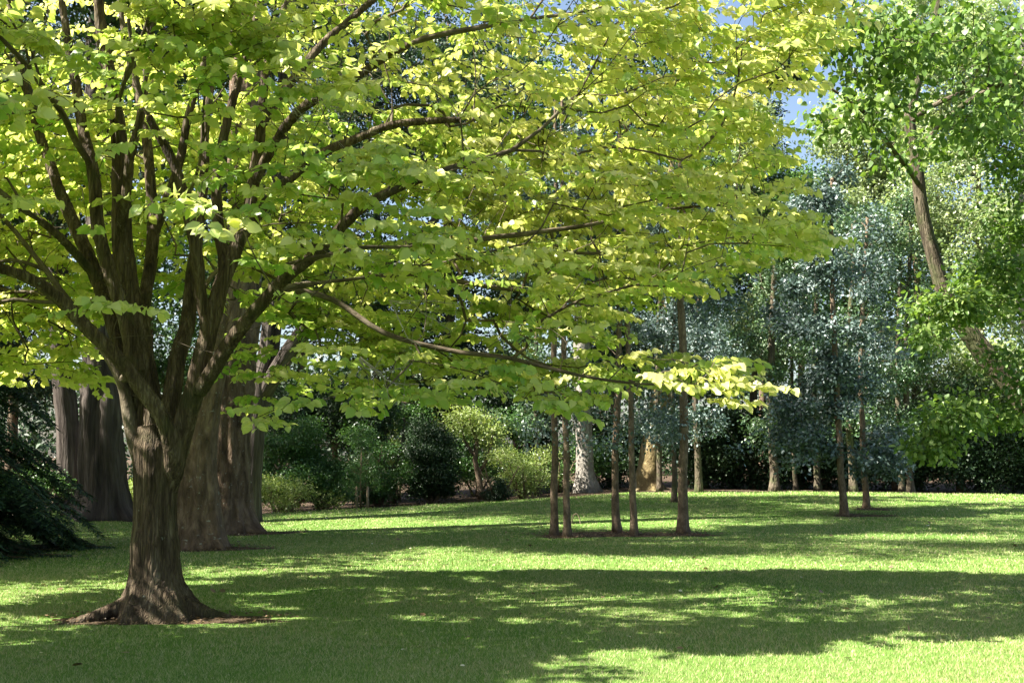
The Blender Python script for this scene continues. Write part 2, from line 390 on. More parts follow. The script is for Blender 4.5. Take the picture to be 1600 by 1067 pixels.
def leaves(base, ax, nrm, size, shape, rnd, wscale=1.0):
    ax = unit(ax); nrm = unit(nrm - ax * (nrm * ax).sum(-1, keepdims=True)); sd = np.cross(nrm, ax)
    P0, Qf, Tf = shape; k = len(P0); n = len(base); size = np.broadcast_to(size, (n,))
    ws = np.broadcast_to(wscale, (n,))
    curl = 1 + .6 * rng.standard_normal(n)
    V = base[:, None] + size[:, None, None] * (P0[None, :, 0, None] * ax[:, None] + (P0[None, :, 1] * ws[:, None])[..., None] * sd[:, None] + (P0[None, :, 2] * curl[:, None])[..., None] * nrm[:, None])
    off = (np.arange(n) * k)[:, None, None]
    Fs = [(Qf[None] + off).reshape(-1, 4)]
    if Tf is not None: Fs.append((Tf[None] + off).reshape(-1, 3))
    return V.reshape(-1, 3), Fs, np.repeat(rnd, k)
def clumps(C, n_per, sig, size, shape, flat=.6, droop=.25, rndc=.5, wscale=1.0, up=.7):
    """C clump centres; leaves scattered round them"""
    m = len(C); n = m * n_per
    off = rng.standard_normal((m, n_per, 3)) * np.asarray(sig) if np.ndim(sig) else rng.standard_normal((m, n_per, 3)) * sig * np.array([1, 1, flat])
    base = (C[:, None] + off).reshape(-1, 3)
    ax = unit(off.reshape(-1, 3)) * .7 + rng.standard_normal((n, 3)) * .6 + np.array([0, 0, -droop])
    nr = rng.standard_normal((n, 3)) * .6 + np.array([0, 0, up]) + unit(off.reshape(-1, 3)) * .3
    rc = np.clip(rndc * rng.random(n) + (1 - rndc) * np.repeat(rng.random(m), n_per), 0, 1)
    return leaves(base, ax, nr, size * (.7 + .6 * rng.random(n)), shape, rc, wscale)
def ell(n, c, r, shell=.55, zmin=None):
    """points in an ellipsoid, biased to its outer part, gathered into bunches"""
    if n >= 40:
        k = max(5, n // 7); S = ell(k, c, r, shell, zmin)
        if len(S):
            P_ = S[rng.integers(0, len(S), n)] + rng.standard_normal((n, 3)) * np.asarray(r) * .11
            return P_ if zmin is None else P_[P_[:, 2] > zmin]
    d = unit(rng.standard_normal((n, 3))); q = (shell + (1 - shell) * rng.random(n)) ** 1.0
    q = np.where(rng.random(n) < .3, rng.random(n) ** .5, q)
    P_ = np.asarray(c) + d * q[:, None] * np.asarray(r)
    if zmin is not None: P_ = P_[P_[:, 2] > zmin]
    return P_
def stack(parts):
    V = []; Q = []; T = []; A = []; n = 0
    for v, f, a in parts:
        V.append(v); A.append(a)
        for g in f: (Q if g.shape[1] == 4 else T).append(g + n)
        n += len(v)
    return np.concatenate(V), [np.concatenate(Q)] + ([np.concatenate(T)] if T else []), np.concatenate(A)
def inpoly(u, v, poly):
    u = np.asarray(u); v = np.asarray(v); c = np.zeros(u.shape, bool); j = len(poly) - 1
    for i in range(len(poly)):
        xi, yi = poly[i]; xj, yj = poly[j]
        with np.errstate(divide='ignore', invalid='ignore'):
            c ^= ((yi > v) != (yj > v)) & (u < (xj - xi) * (v - yi) / (yj - yi + 1e-12) + xi)
        j = i
    return c
def flare(base, amp=1.0, h0=.28, k=5, ph=0, flute=.03, fk=9):
    bz = base[2]
    def f(pts, th):
        h = np.maximum(pts[:, 2] - bz, 0)[:, None]; t = th[None]
        return 1 + amp * np.exp(-h / h0) * (.45 + .55 * np.maximum(0, np.cos(k * t / 2 + ph)) ** 1.5 * 1.6) + flute * np.sin(fk * t + 1.5 * h) + .5 * flute * np.sin(4 * t - h)
    return f

# ---------------- the big golden-leaved tree ----------------
def main_tree():
    b = hit(245, 968)
    t = thing('golden_leaved_tree', b, 'large spreading tree with yellow-green heart-shaped leaves and forked brown trunk standing nearest on the lawn', 'tree')
    Y0 = b[1]
    # limbs: (u, v, depth offset, width px at that depth)
    LB = {
     'trunk': [(246, 985, 0, 116), (243, 950, 0, 96), (242, 915, 0, 82), (242, 870, 0, 75), (242, 800, 0, 71), (243, 750, 0, 72), (243, 700, 0, 72), (240, 665, 0, 58)],
     'tr2': [(262, 790, .05, 22), (270, 735, -.1, 32), (258, 672, -.24, 32), (226, 610, -.30, 29), (190, 562, -.36, 27), (150, 522, -.46, 27), (110, 482, -.58, 26), (65, 448, -.8, 24), (10, 422, -.9, 20), (-60, 400, -1.2, 17), (-160, 340, -1.7, 12), (-300, 260, -2.3, 7)],
     'tr3': [(238, 790, .02, 30), (226, 745, .02, 48), (213, 700, 0, 50), (201, 635, 0, 46), (178, 575, -.02, 38), (148, 525, -.05, 32), (118, 485, 0, 27), (85, 440, .1, 22), (45, 385, .2, 18), (0, 335, .4, 15), (-60, 270, .8, 10)],
     'l2': [(205, 625, .06, 36), (188, 545, .15, 33), (163, 460, .25, 30), (135, 395, .3, 27), (108, 330, .4, 24), (80, 265, .5, 20), (50, 170, .7, 16), (20, 50, .9, 12), (0, -80, 1.1, 7)],
     'l2b': [(150, 430, .3, 20), (110, 390, 0, 17), (60, 345, -.4, 14), (0, 300, -.9, 12), (-80, 230, -1.5, 7)],
     'l3': [(215, 580, -.1, 34), (192, 480, -.15, 29), (168, 410, -.2, 27), (150, 340, -.2, 25), (143, 260, -.15, 23), (125, 170, -.1, 20), (105, 60, 0, 16), (90, -60, .1, 11), (70, -200, .2, 6)],
     'l4': [(238, 700, .1, 54), (228, 610, .12, 50), (215, 520, .15, 46), (200, 430, .15, 42), (190, 330, .15, 37), (184, 230, .15, 31), (176, 140, .1, 26), (160, 50, .1, 22), (150, -60, 0, 16), (140, -260, 0, 8)],
     'l4b': [(190, 370, .1, 20), (193, 320, -.1, 20), (205, 245, -.2, 18), (222, 170, -.25, 16), (232, 80, -.3, 13), (250, -60, -.4, 7)],
     'l5': [(226, 560, .35, 28), (228, 480, .6, 26), (235, 400, .8, 24), (238, 330, .9, 22), (230, 250, 1, 20), (215, 150, 1.2, 16), (190, 30, 1.4, 11), (180, -80, 1.5, 6)],
     'l5b': [(238, 370, .85, 18), (262, 310, .8, 19), (283, 240, .8, 17), (300, 170, .8, 14), (330, 60, .9, 10), (350, -60, 1, 5)],
     'l6': [(254, 750, .05, 26), (257, 705, .05, 40), (262, 645, .08, 37), (280, 565, .18, 33), (294, 500, .28, 30), (304, 430, .4, 26), (310, 360, .5, 22), (322, 270, .6, 19), (325, 180, .7, 16), (345, 60, .8, 12), (360, -80, .9, 7)],
     'l7': [(250, 800, -.02, 30), (262, 740, -.02, 42), (280, 675, -.06, 42), (303, 600, -.12, 39), (325, 525, -.12, 35), (346, 450, -.1, 31), (372, 370, -.05, 28), (395, 290, 0, 24), (408, 200, 0, 20), (415, 110, .1, 17), (445, 10, .2, 13), (470, -100, .3, 7)],
     'l7b': [(325, 530, -.15, 26), (318, 460, -.2, 23), (305, 390, -.3, 24), (288, 320, -.35, 22), (272, 255, -.35, 20), (240, 200, -.4, 16), (215, 130, -.5, 12), (200, 30, -.6, 7)],
     'l7c': [(352, 430, -.1, 24), (338, 330, 0, 22), (345, 230, .1, 19), (375, 130, .2, 16), (398, 30, .3, 12), (420, -90, .4, 6)],
     'l8': [(306, 615, -.16, 30), (342, 563, -.3, 29), (385, 505, -.45, 27), (425, 455, -.6, 25), (480, 408, -.8, 24), (540, 350, -1.0, 22), (610, 300, -1.2, 18), (700, 265, -1.2, 14), (800, 235, -1.1, 9)],
     'l8b': [(405, 480, -.5, 15), (450, 458, -.4, 14), (520, 470, -.3, 12), (600, 520, -.4, 11), (700, 545, -.5, 10), (800, 560, -.6, 9), (900, 585, -.7, 7), (1000, 600, -.8, 5), (1080, 600, -.8, 4)],
     'l9': [(372, 370, -.05, 22), (430, 300, .1, 20), (520, 230, .3, 18), (640, 190, .5, 15), (760, 190, .7, 12), (900, 190, .9, 9), (1030, 180, 1, 6)],
     'l10': [(395, 290, 0, 20), (450, 190, -.3, 19), (540, 130, -.6, 17), (640, 70, -.8, 14), (760, 40, -1, 10), (900, 20, -1.2, 6)],
     'l11': [(480, 408, -.8, 16), (560, 390, -.3, 15), (660, 385, .2, 13), (780, 370, .6, 11), (900, 355, .9, 9), (1020, 330, 1.1, 7), (1130, 320, 1.2, 4)],
     'l12': [(425, 455, -.6, 13), (520, 440, .5, 13), (640, 430, 1.3, 12), (780, 450, 1.9, 9), (900, 470, 2.3, 6)],
     'l13': [(408, 200, 0, 18), (470, 110, .5, 17), (560, 20, .9, 14), (680, -60, 1.2, 10), (820, -120, 1.4, 6)],
     'l14': [(280, 560, .3, 18), (300, 480, 1.0, 17), (350, 420, 1.9, 16), (430, 390, 2.9, 12), (520, 380, 4.0, 7)],
     'l15': [(150, 530, -.2, 16), (90, 470, .8, 15), (20, 455, 1.6, 13), (-60, 440, 2.5, 9), (-150, 430, 3.5, 5)],
     'l16': [(183, 230, .15, 16), (190, 140, -1, 15), (230, 40, -2, 12), (260, -100, -3, 7)],
     'l17': [(143, 260, -.15, 14), (90, 170, -1.2, 13), (30, 90, -2.2, 10), (-60, 0, -3.2, 6)],
    }
    def conv(L):
        out = []
        for u, v, dy, wpx in L:
            Y = Y0 + dy; p = P(u, v, Y); out.append((*p, wpx / F * Y / 2 * (.96 if v > 800 else .93 if v > 690 else .80)))
        return out
    M = Mesh(); sk = Skel(60000); first = None
    big = ['trunk', 'tr2', 'l1b', 'l2', 'l2b', 'l3', 'l4', 'l4b', 'l5', 'l5b', 'l6', 'l7', 'l7b', 'l7c', 'l8', 'l9', 'l10', 'l13']
    for k, L in LB.items():
        pts = spline(conv(L), .14)
        # organic wobble
        for i in range(len(pts)):
            q = pts[i]; wv = mnoise.noise_vector(Vector(q[:3]) * 1.6)
            if k != 'trunk': pts[i, :3] += np.array(wv) * min(.05, q[3] * .9)
            pts[i, 3] *= 1 + .10 * mnoise.noise(Vector(q[:3]) * 4)
        if k == 'trunk':
            pts[0, 2] = b[2] - .12
            sk.chain(pts, -1, 2)
        else:
            par = sk.nearest(pts[0][:3]); sk.chain(pts, par, .35)
        if k in big:
            e = len(pts)
            if k != 'trunk':
                e = max([i for i in range(len(pts)) if pts[i, 3] > .035] + [3]) + 1
            sub = pts[:e]
            rm = flare(b, .6, .2, 10, .6, .02, 7) if k == 'trunk' else (lambda P_, th: 1 + .05 * np.sin(5 * th[None] + 2 * P_[:, 2:3]) + .03 * np.sin(9 * th[None] + P_[:, 2:3]))
            M.tube(sub[:, :3], sub[:, 3], 28 if k == 'trunk' else 16, rm)
    # surface roots
    for ang, L_, r0 in ((-2.85, 1.9, .07), (-2.2, .6, .09), (-1.5, .55, .10), (-.85, .6, .09), (-.12, 1.55, .085), (.9, .7, .1), (2.0, .7, .1), (3.0, .8, .08)):
        n = 9; pts = []
        for i in range(n):
            q = i / (n - 1); d = .14 + L_ * q * .62
            x = b[0] + math.cos(ang + .25 * q) * d; y = b[1] + math.sin(ang + .25 * q) * d
            pts.append((x, y, b[2] + .26 * (1 - q) ** 2.4 - .05 * q - .01, r0 * (1 - q) ** .7 + .012))
        pts = np.array(pts); M.tube(pts[:, :3], pts[:, 3], 12)
    V, Fs, U = M.arrays()
    tmp = build('tmp', V, Fs, M_bark)
    rm = tmp.modifiers.new('r', 'REMESH'); rm.mode = 'VOXEL'; rm.voxel_size = .013; rm.use_smooth_shade = True
    sm = tmp.modifiers.new('s', 'SMOOTH'); sm.factor = .5; sm.iterations = 5
    dg = bpy.context.evaluated_depsgraph_get()
    me = bpy.data.meshes.new_from_object(tmp.evaluated_get(dg)); bpy.data.objects.remove(tmp)
    n = len(me.vertices); co = np.empty(n * 3, np.float32); me.vertices.foreach_get('co', co); co = co.reshape(-1, 3)
    no = np.empty(n * 3, np.float32); me.vertex_normals.foreach_get('vector', no); no = no.reshape(-1, 3)
    disp = 1 - 2.2 * np.abs(mnoise.arr(co * [19, 19, 2.8])) + .5 * mnoise.arr(co * [40, 40, 9])
    co += no * (disp * .0075)[:, None] - no * .003
    co -= np.array(b, np.float32)
    me.vertices.foreach_set('co', co.astype(np.float32).ravel()); me.polygons.foreach_set('use_smooth', np.ones(len(me.polygons), bool)); me.update()
    me.materials.clear(); me.materials.append(M_bark); me.name = 'trunk'
    o = bpy.data.objects.new('trunk', me); col.objects.link(o); o.parent = t
    # sprays
    C = np.array([b[0] + .35, b[1] + .1]); cand = []
    POLY = [(-900, -1600), (1300, -1600), (1335, -100), (1300, 30), (1245, 95), (1175, 170), (1215, 240), (1205, 300), (1262, 372), (1205, 405), (1110, 435), (1010, 460), (940, 490), (915, 555), (1010, 562), (1140, 575), (1135, 600), (1040, 605), (950, 600), (890, 635), (850, 645), (800, 612), (740, 598), (650, 625), (600, 615), (540, 635), (470, 615), (400, 648), (385, 600), (400, 520), (330, 465), (255, 430), (225, 450), (200, 440), (135, 500), (120, 590), (60, 585), (0, 570), (-200, 600), (-900, 640)]
    rs = np.random.default_rng(11); out = []
    while len(out) < 4300:
        phi = rs.random() * 2 * math.pi; q = rs.random() ** .42
        Rr = 7.0 if math.cos(phi) > .2 else 6.3
        cx_, sy_ = math.cos(phi), math.sin(phi)
        Rr = 1 / math.sqrt((cx_ / (7.1 if cx_ > 0 else (4.1 if sy_ > 0 else 4.8))) ** 2 + (sy_ / (4.2 if sy_ > 0 else (3.7 if cx_ > 0 else 5.2))) ** 2)
        r = q * Rr; x = C[0] + r * math.cos(phi); y = C[1] + r * math.sin(phi)
        rr = r / Rr; zt = 3.4 + 6.4 * math.sqrt(max(0, 1 - rr ** 2.3)); zb = np.interp(rr, [0, .3, .6, .85, 1], [4.6, 3.6, 2.6, 2.1, 2.3])
        if y < C[1] - 1.5: zb = max(zb, 2.7 + .25 * (C[1] - y))
        if zt < zb: continue
        # foliage mass sits in shell + tiers
        z = zb + (zt - zb) * rs.random()
        gx_, gy_ = x + .846 * z, y + .2 * z     # where this spray's shadow falls
        if gx_ > -.8 and gy_ < np.interp(gx_, [-.8, 0, 1, 2.8, 4.8], [7.9, 8.6, 9.5, 10.1, 10.6]) + .3 * math.sin(gx_ * 2.3): continue
        if 11.0 < gy_ < 15.3 and mnoise.noise((gx_ * .9, gy_ * 1.3, 3)) > (.0 if gx_ < 3 else .22) and rs.random() < .84: continue
        if gy_ > 15.6 + .15 * math.sin(gx_ * 2): continue
        dep = (zt - z) / 6.4
        if rr < .55 and dep > .35 and rs.random() < .72: continue
        if z > 6.3 and rs.random() < .68: continue
        tq = (x + 3.6) / -.846
        if tq > 0 and .7 < z - tq < 2.3 and abs(y + .2 * tq - 10.62 - .08 * math.sin((z - tq) * 4)) < .55 and rs.random() < .96: continue
        tier = (z + .35 * math.sin(phi * 3) + .06 * r) % .75
        if tier > .45 and rs.random() < .7: continue
        u, v = proj((x, y, z))
        if y > 2.5 and not inpoly(u, v, POLY): continue
        if y < 4.8: continue
        if u < 470 and v > 180 and y < Y0 - .6 and rs.random() < .74: continue
        if 40 < u < 430 and v > 330 and y < Y0 + .8 and rs.random() < .8: continue
        if v > 250 and y < 7.6 and rs.random() < .8: continue
        out.append((x, y, z))
    # deliberate low sprays on the picture's lower edge
    for (u, v, Y) in [(395, 655, 9.6), (430, 640, 9.8), (465, 622, 9.7), (500, 628, 9.8), (535, 612, 9.9), (545, 632, 9.6), (600, 610, 10.2), (650, 620, 9.6), (700, 600, 9.4),
                      (860, 612, 8.6), (890, 600, 8.7), (840, 630, 8.6), (870, 640, 9.5), (820, 622, 9.6), (720, 622, 9.7), (660, 632, 9.8), (560, 628, 10), (905, 600, 8.8), (1150, 604, 8.8), (1105, 585, 8.8), (1080, 605, 8.8), (1100, 625, 8.9), (1040, 580, 8.9), (1120, 560, 8.9), (1000, 590, 8.9), (1250, 380, 10.2), (1215, 385, 10.2), (1165, 380, 10.3), (1190, 355, 10.3),
                      (160, 487, 8.6), (190, 478, 8.7), (380, 360, 8.0), (340, 375, 7.6), (500, 550, 9.6), (560, 570, 10.), (620, 560, 9.9), (690, 570, 9.8), (760, 575, 9.6), (40, 585, 14), (80, 570, 14), (110, 600, 13.5), (20, 600, 14.5),
                      (150, 590, 13.5), (450, 560, 11), (420, 580, 11), (330, 330, 8), (480, 470, 9), (360, 520, 12.5), (430, 500, 12)]:
        out.append(tuple(P(u, v, max(Y, 9.5) if u > 780 else Y)))
    T = np.array(out)
    key = np.min([np.linalg.norm(T - sk.p[i], axis=1) for i in range(0, sk.n, 6)], 0)
    T = T[np.argsort(np.round(key, 6), kind='stable')]
    ends = sk.grow(T, .22, .22, .9, .018, .02)
    r = sk.radii(.0042, 2.4)
    MB = Mesh(); sk.mesh(r, MB, skiphand=False)
    # the hand-made heavy limbs are in the trunk mesh: shrink their copies inside it
    MB2 = Mesh(); hr = sk.hr[:sk.n]; r2 = r.copy(); r2[hr > .035] = hr[hr > .035] * .55
    sk.mesh(r2, MB2)
    # twigs + leaves
    LV = []; bases = []; axs = []; nrs = []; sz = []; rn = []
    for e, tp in zip(ends, T):
        pj = sk.par[e]; d = sk.p[e] - sk.p[pj]; d /= np.linalg.norm(d) + 1e-9
        o_ = sk.p[e] - np.array([C[0], C[1], 4.0]); o_ /= np.linalg.norm(o_)
        tone = rs.random()
        for kk in range(2 if rs.random() < .5 else 1):
            dd = d * .6 + o_ * .6 + rs.standard_normal(3) * (.25 + .35 * kk); dd[2] = 0; dd /= np.linalg.norm(dd); dd[2] = .05 + .16 * rs.standard_normal(); dd /= np.linalg.norm(dd)
            L_ = .30 + .30 * rs.random(); nn = 9 + int(L_ * 16); side = np.cross(dd, [0, 0, 1]); side /= np.linalg.norm(side) + 1e-6
            q = np.linspace(0, 1, 6)[:, None]; tw = sk.p[e] + dd * L_ * q + np.array([0, 0, -.16 * L_]) * q ** 2
            MB2.tube(tw, np.linspace(.0032, .0015, 6), 3, cap=False)
            for i in range(nn):
                f = (i + .6) / nn; pt = sk.p[e] + dd * L_ * f + np.array([0, 0, -.16 * L_ * f * f]); s_ = 1 if i % 2 else -1
                if i == nn - 1: s_ = 0
                la = dd * .55 + side * s_ * (.9 + .3 * rs.random()) + np.array([0, 0, -.55]) + rs.standard_normal(3) * .36
                la /= np.linalg.norm(la)
                pet = .03 + .03 * rs.random()
                bases.append(pt + (side * s_ * .8 + dd * .4 + np.array([0, 0, .1])) * pet); axs.append(la)
                nrs.append(np.array([-.15, -.25, .9]) + rs.standard_normal(3) * .55 + o_ * .35)
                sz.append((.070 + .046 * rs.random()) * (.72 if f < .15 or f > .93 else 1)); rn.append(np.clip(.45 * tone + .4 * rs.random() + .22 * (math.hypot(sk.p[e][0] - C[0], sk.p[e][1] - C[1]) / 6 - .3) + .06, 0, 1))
    MB2.build('branch', M_twig, t, b)
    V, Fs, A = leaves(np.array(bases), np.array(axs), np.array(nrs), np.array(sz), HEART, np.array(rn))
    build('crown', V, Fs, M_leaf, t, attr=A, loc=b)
    print('main tree leaves', len(bases), 'nodes', sk.n)
    # a spray of bare pale dead twigs hanging in the front of the crown
    for (u0, v0) in [(455, 105), (470, 130), (500, 150), (520, 120), (430, 140), (610, 470), (560, 560)]:
        a0 = P(u0, v0, Y0 - 1.6); MT = Mesh()
        for k in range(4):
            d = np.array([rs.uniform(.1, 1), rs.uniform(-.3, .3), rs.uniform(-.55, .15)]); L_ = rs.uniform(.4, .9); q = np.linspace(0, 1, 9)[:, None]
            pts = a0 + d * L_ * q + np.array([0, 0, -.35]) * L_ * q * (1 - q) * 2 * rs.uniform(-1, 1.6) + np.cumsum(rs.standard_normal((9, 3)) * .012, 0)
            MT.tube(pts, np.linspace(.007, .002, 9), 4, cap=False)
            for j in (3, 5, 7):
                MT.tube(np.array([pts[j], pts[j] + rs.standard_normal(3) * .07 + [.03, 0, -.06], pts[j] + rs.standard_normal(3) * .12 + [.06, 0, -.14]]), [.003, .002, .0015], 3, cap=False)
        MT.build('dead_twig', M_dead, t, b)
    soil_disc((b[0] + .12, b[1] - .02), 1.25, .5)
    return t
main_tree()

# ---------------- generic trees ----------------
def ridge(f0, seed, amp, kz=.9, kt=3.0):
    def f(pts, th):
        o = f0(pts, th)
        tt_, zz_ = np.meshgrid(th, pts[:, 2]); cv = np.stack([np.cos(tt_) * kt, np.sin(tt_) * kt, zz_ * kz + seed], -1)
        n = mnoise.arr(cv) * 1.3 + .8 * (.35 - np.abs(mnoise.arr(cv * [2.6, 2.6, 1.5])))
        return o + amp * n
    return f
def tree(name, label, cat, stems, cl, leaf, barkm, group=None, rdg=0, tip=.008, base=None, bf=.25, flarep=None, canfrom=.3, step=.5, extra=None, sides=14, zpen=.6, lift=.12, parts=('trunk', 'crown'), flute=.03, fk=9, p=2.3):
    """stems: list of lists of (x,y,z,r); cl: branch targets or None; leaf: (n_per, sig, size, shape, mat, kwargs)"""
    b = np.array(base if base is not None else stems[0][0][:3]); t = thing(name, b, label, cat, group)
    M = Mesh(); sk = Skel(40000)
    for k, S in enumerate(stems):
        pts = spline(S, .25 if len(stems[0]) < 8 else .2)
        for i in range(1, len(pts)):
            pts[i, :3] += np.array(mnoise.noise_vector(Vector(pts[i, :3]) * .9)) * min(.06, pts[i, 3] * .6)
            pts[i, 3] *= 1 + .07 * mnoise.noise(Vector(pts[i, :3]) * 3 + Vector((k, 0, 0)))
        fm = flare((b[0], b[1], S[0][2] + .1), *(flarep or (.6, .2, 6, 0)), flute, fk) if (k == 0 or S[0][2] < b[2] + .2) else None
        if fm and rdg: fm = ridge(fm, b[0], rdg)
        M.tube(pts[:, :3], pts[:, 3], sides, fm)
        q = pts[::2]
        sk.chain(q, -1 if (k == 0 or S[0][2] < b[2] + .2) else sk.nearest(q[0][:3]), canfrom if k == 0 else .1)
    if cl is not None and len(cl):
        T = np.asarray(cl); key = np.min([np.linalg.norm(T - sk.p[i], axis=1) for i in range(0, sk.n, 2)], 0); T = T[np.argsort(np.round(key, 6), kind='stable')]
        sk.grow(T, step, bf, zpen, .05, lift); r = sk.radii(tip, p); r[sk.hr[:sk.n] > 0] = np.minimum(sk.hr[:sk.n] * .8, 9)[sk.hr[:sk.n] > 0]
        sk.mesh(r, M)
    M.build(parts[0], barkm, t, b)
    if leaf:
        n_per, sig, size, shape, mat, kw = leaf
        L = [clumps(np.asarray(cl), n_per, sig, size, shape, **kw)]
        if extra: L += extra
        V, Fs, A = stack(L); build(parts[1], V, Fs, mat, t, attr=A, loc=b)
    return t

# --- big old trunks behind the main tree, crowns overhead
def up(u, v, Y, wpx): p = P(u, v, Y); return (*p, wpx / F * Y / 2)
bA = hit(312, 858); YA = bA[1]
tree('old_broad_trunk_tree', 'rough brown old tree trunk flaring at the base just behind the forked tree, leaning right', 'tree',
     [[(*(bA - [0, 0, .15]), .37), up(309, 800, YA, 63), up(308, 720, YA, 56), up(316, 640, YA, 52), up(334, 560, YA, 50), up(355, 480, YA, 52), up(372, 380, YA, 49), up(385, 250, YA, 41), up(390, 50, YA, 36), up(395, -200, YA, 23)]],
     np.vstack([ell(120, (-8, 19.2, 11.8), (4.2, 2.1, 1.9)), ell(170, (-5, 17.3, 13.5), (6, 1.9, 4.0)), ell(150, (-3, 17.6, 18), (6, 1.9, 4))]), (110, .42, .15, KITE, M_dark, {}), M_rough, rdg=.16, flarep=(.7, .28, 9, 1.), canfrom=.6, step=.6, sides=56)  # first lobe, out of view at left, added to shade the mid lawn
soil_disc((bA[0] + .1, bA[1]), 1.2, .7)
bB = hit(366, 834); YB = bB[1]
tree('thick_rough_bark_tree', 'thick straight old trunk with shaggy sunlit brown bark and spreading root flare', 'tree',
     [[(*(bB - [0, 0, .15]), .43), up(363, 790, YB, 56), up(363, 720, YB, 52), up(366, 640, YB, 54), up(372, 560, YB, 58), up(378, 470, YB, 54), up(385, 350, YB, 50), up(380, 200, YB, 44), up(385, 0, YB, 38), up(390, -200, YB, 20)]],
     np.vstack([ell(200, P(300, -60, YB) + [-1, 1.5, 2.5], (6, 2.6, 3.5)), ell(150, (-3, 22, 19), (6, 2.2, 4))]), (110, .45, .15, KITE, M_dark, {}), M_rough, rdg=.2, flarep=(1.0, .28, 9, .4), canfrom=.55, step=.6, sides=56)
soil_disc((bB[0] + .2, bB[1] - .1), 1.35, .75)
bC = atd(392, 28.5); YC = 28.5
tree('forked_pale_trunk_tree', 'pale grey smooth trunk forking above the shrub, right of the thick rough trunks', 'tree',
     [[(*(bC - [0, 0, .1]), .32), up(393, 740, YC, 30), up(400, 660, YC, 32), up(408, 600, YC, 36), up(420, 540, YC, 32), up(428, 460, YC, 30), up(430, 350, YC, 26), up(440, 200, YC, 20), up(450, 0, YC, 12)],
      [up(410, 620, YC, 26), up(438, 572, YC - .3, 28), up(470, 525, YC - .6, 27), up(505, 488, YC - .8, 24), up(560, 440, YC - 1, 20), up(640, 380, YC - 1, 14), up(720, 300, YC - 1, 8)]],
     np.vstack([ell(120, P(560, 150, YC) + [0, 1, 0], (5, 3, 3.0)), ell(60, P(470, 420, 29.5), (2.5, 1.5, 1.6))]), (110, .42, .12, KITE, M_dark, {}), M_white if False else M_red, canfrom=.5, step=.6)
bD = hit(160, 807); YD = bD[1]
tree('fluted_grey_trunk_tree', 'massive grey trunk with deep vertical flutes on a grassy mound at left', 'tree',
     [[(*(bD - [0, 0, .2]), .64), up(161, 775, YD, 71), up(160, 720, YD, 66), up(159, 640, YD, 62), up(160, 560, YD, 59), up(160, 430, YD, 54), up(160, 250, YD, 47), up(160, 0, YD, 37), up(160, -200, YD, 18)]],
     np.vstack([ell(230, P(150, 80, YD) + [0, 3, 0], (5, 4.5, 5.0)), ell(160, P(60, -150, YD) + [0, 0, 0], (5.5, 4.5, 4.0)), ell(90, P(60, 300, YD + 2), (3.5, 3, 3.0))]), (120, .5, .13, KITE, M_dark, {}), M_red, flarep=(.75, .35, 9, .2), canfrom=.45, step=.7, sides=80, flute=.09, fk=8, rdg=.22)
bE = atd(112, 33.5)
tree('leaning_grey_trunk_tree', 'slimmer grey trunk leaning left beside the massive fluted trunk', 'tree',
     [[(*(bE - [0, 0, .1]), .36), up(110, 720, 33.5, 36), up(103, 640, 33.5, 34), up(96, 560, 33.5, 32), up(92, 450, 33.5, 30), up(90, 300, 33.5, 26), up(92, 100, 33.5, 16)]],
     np.vstack([ell(160, P(60, 150, 35), (5, 3, 4.5))]), (120, .5, .13, KITE, M_dark, {}), M_red, canfrom=.5, step=.7, sides=20, flute=.05)

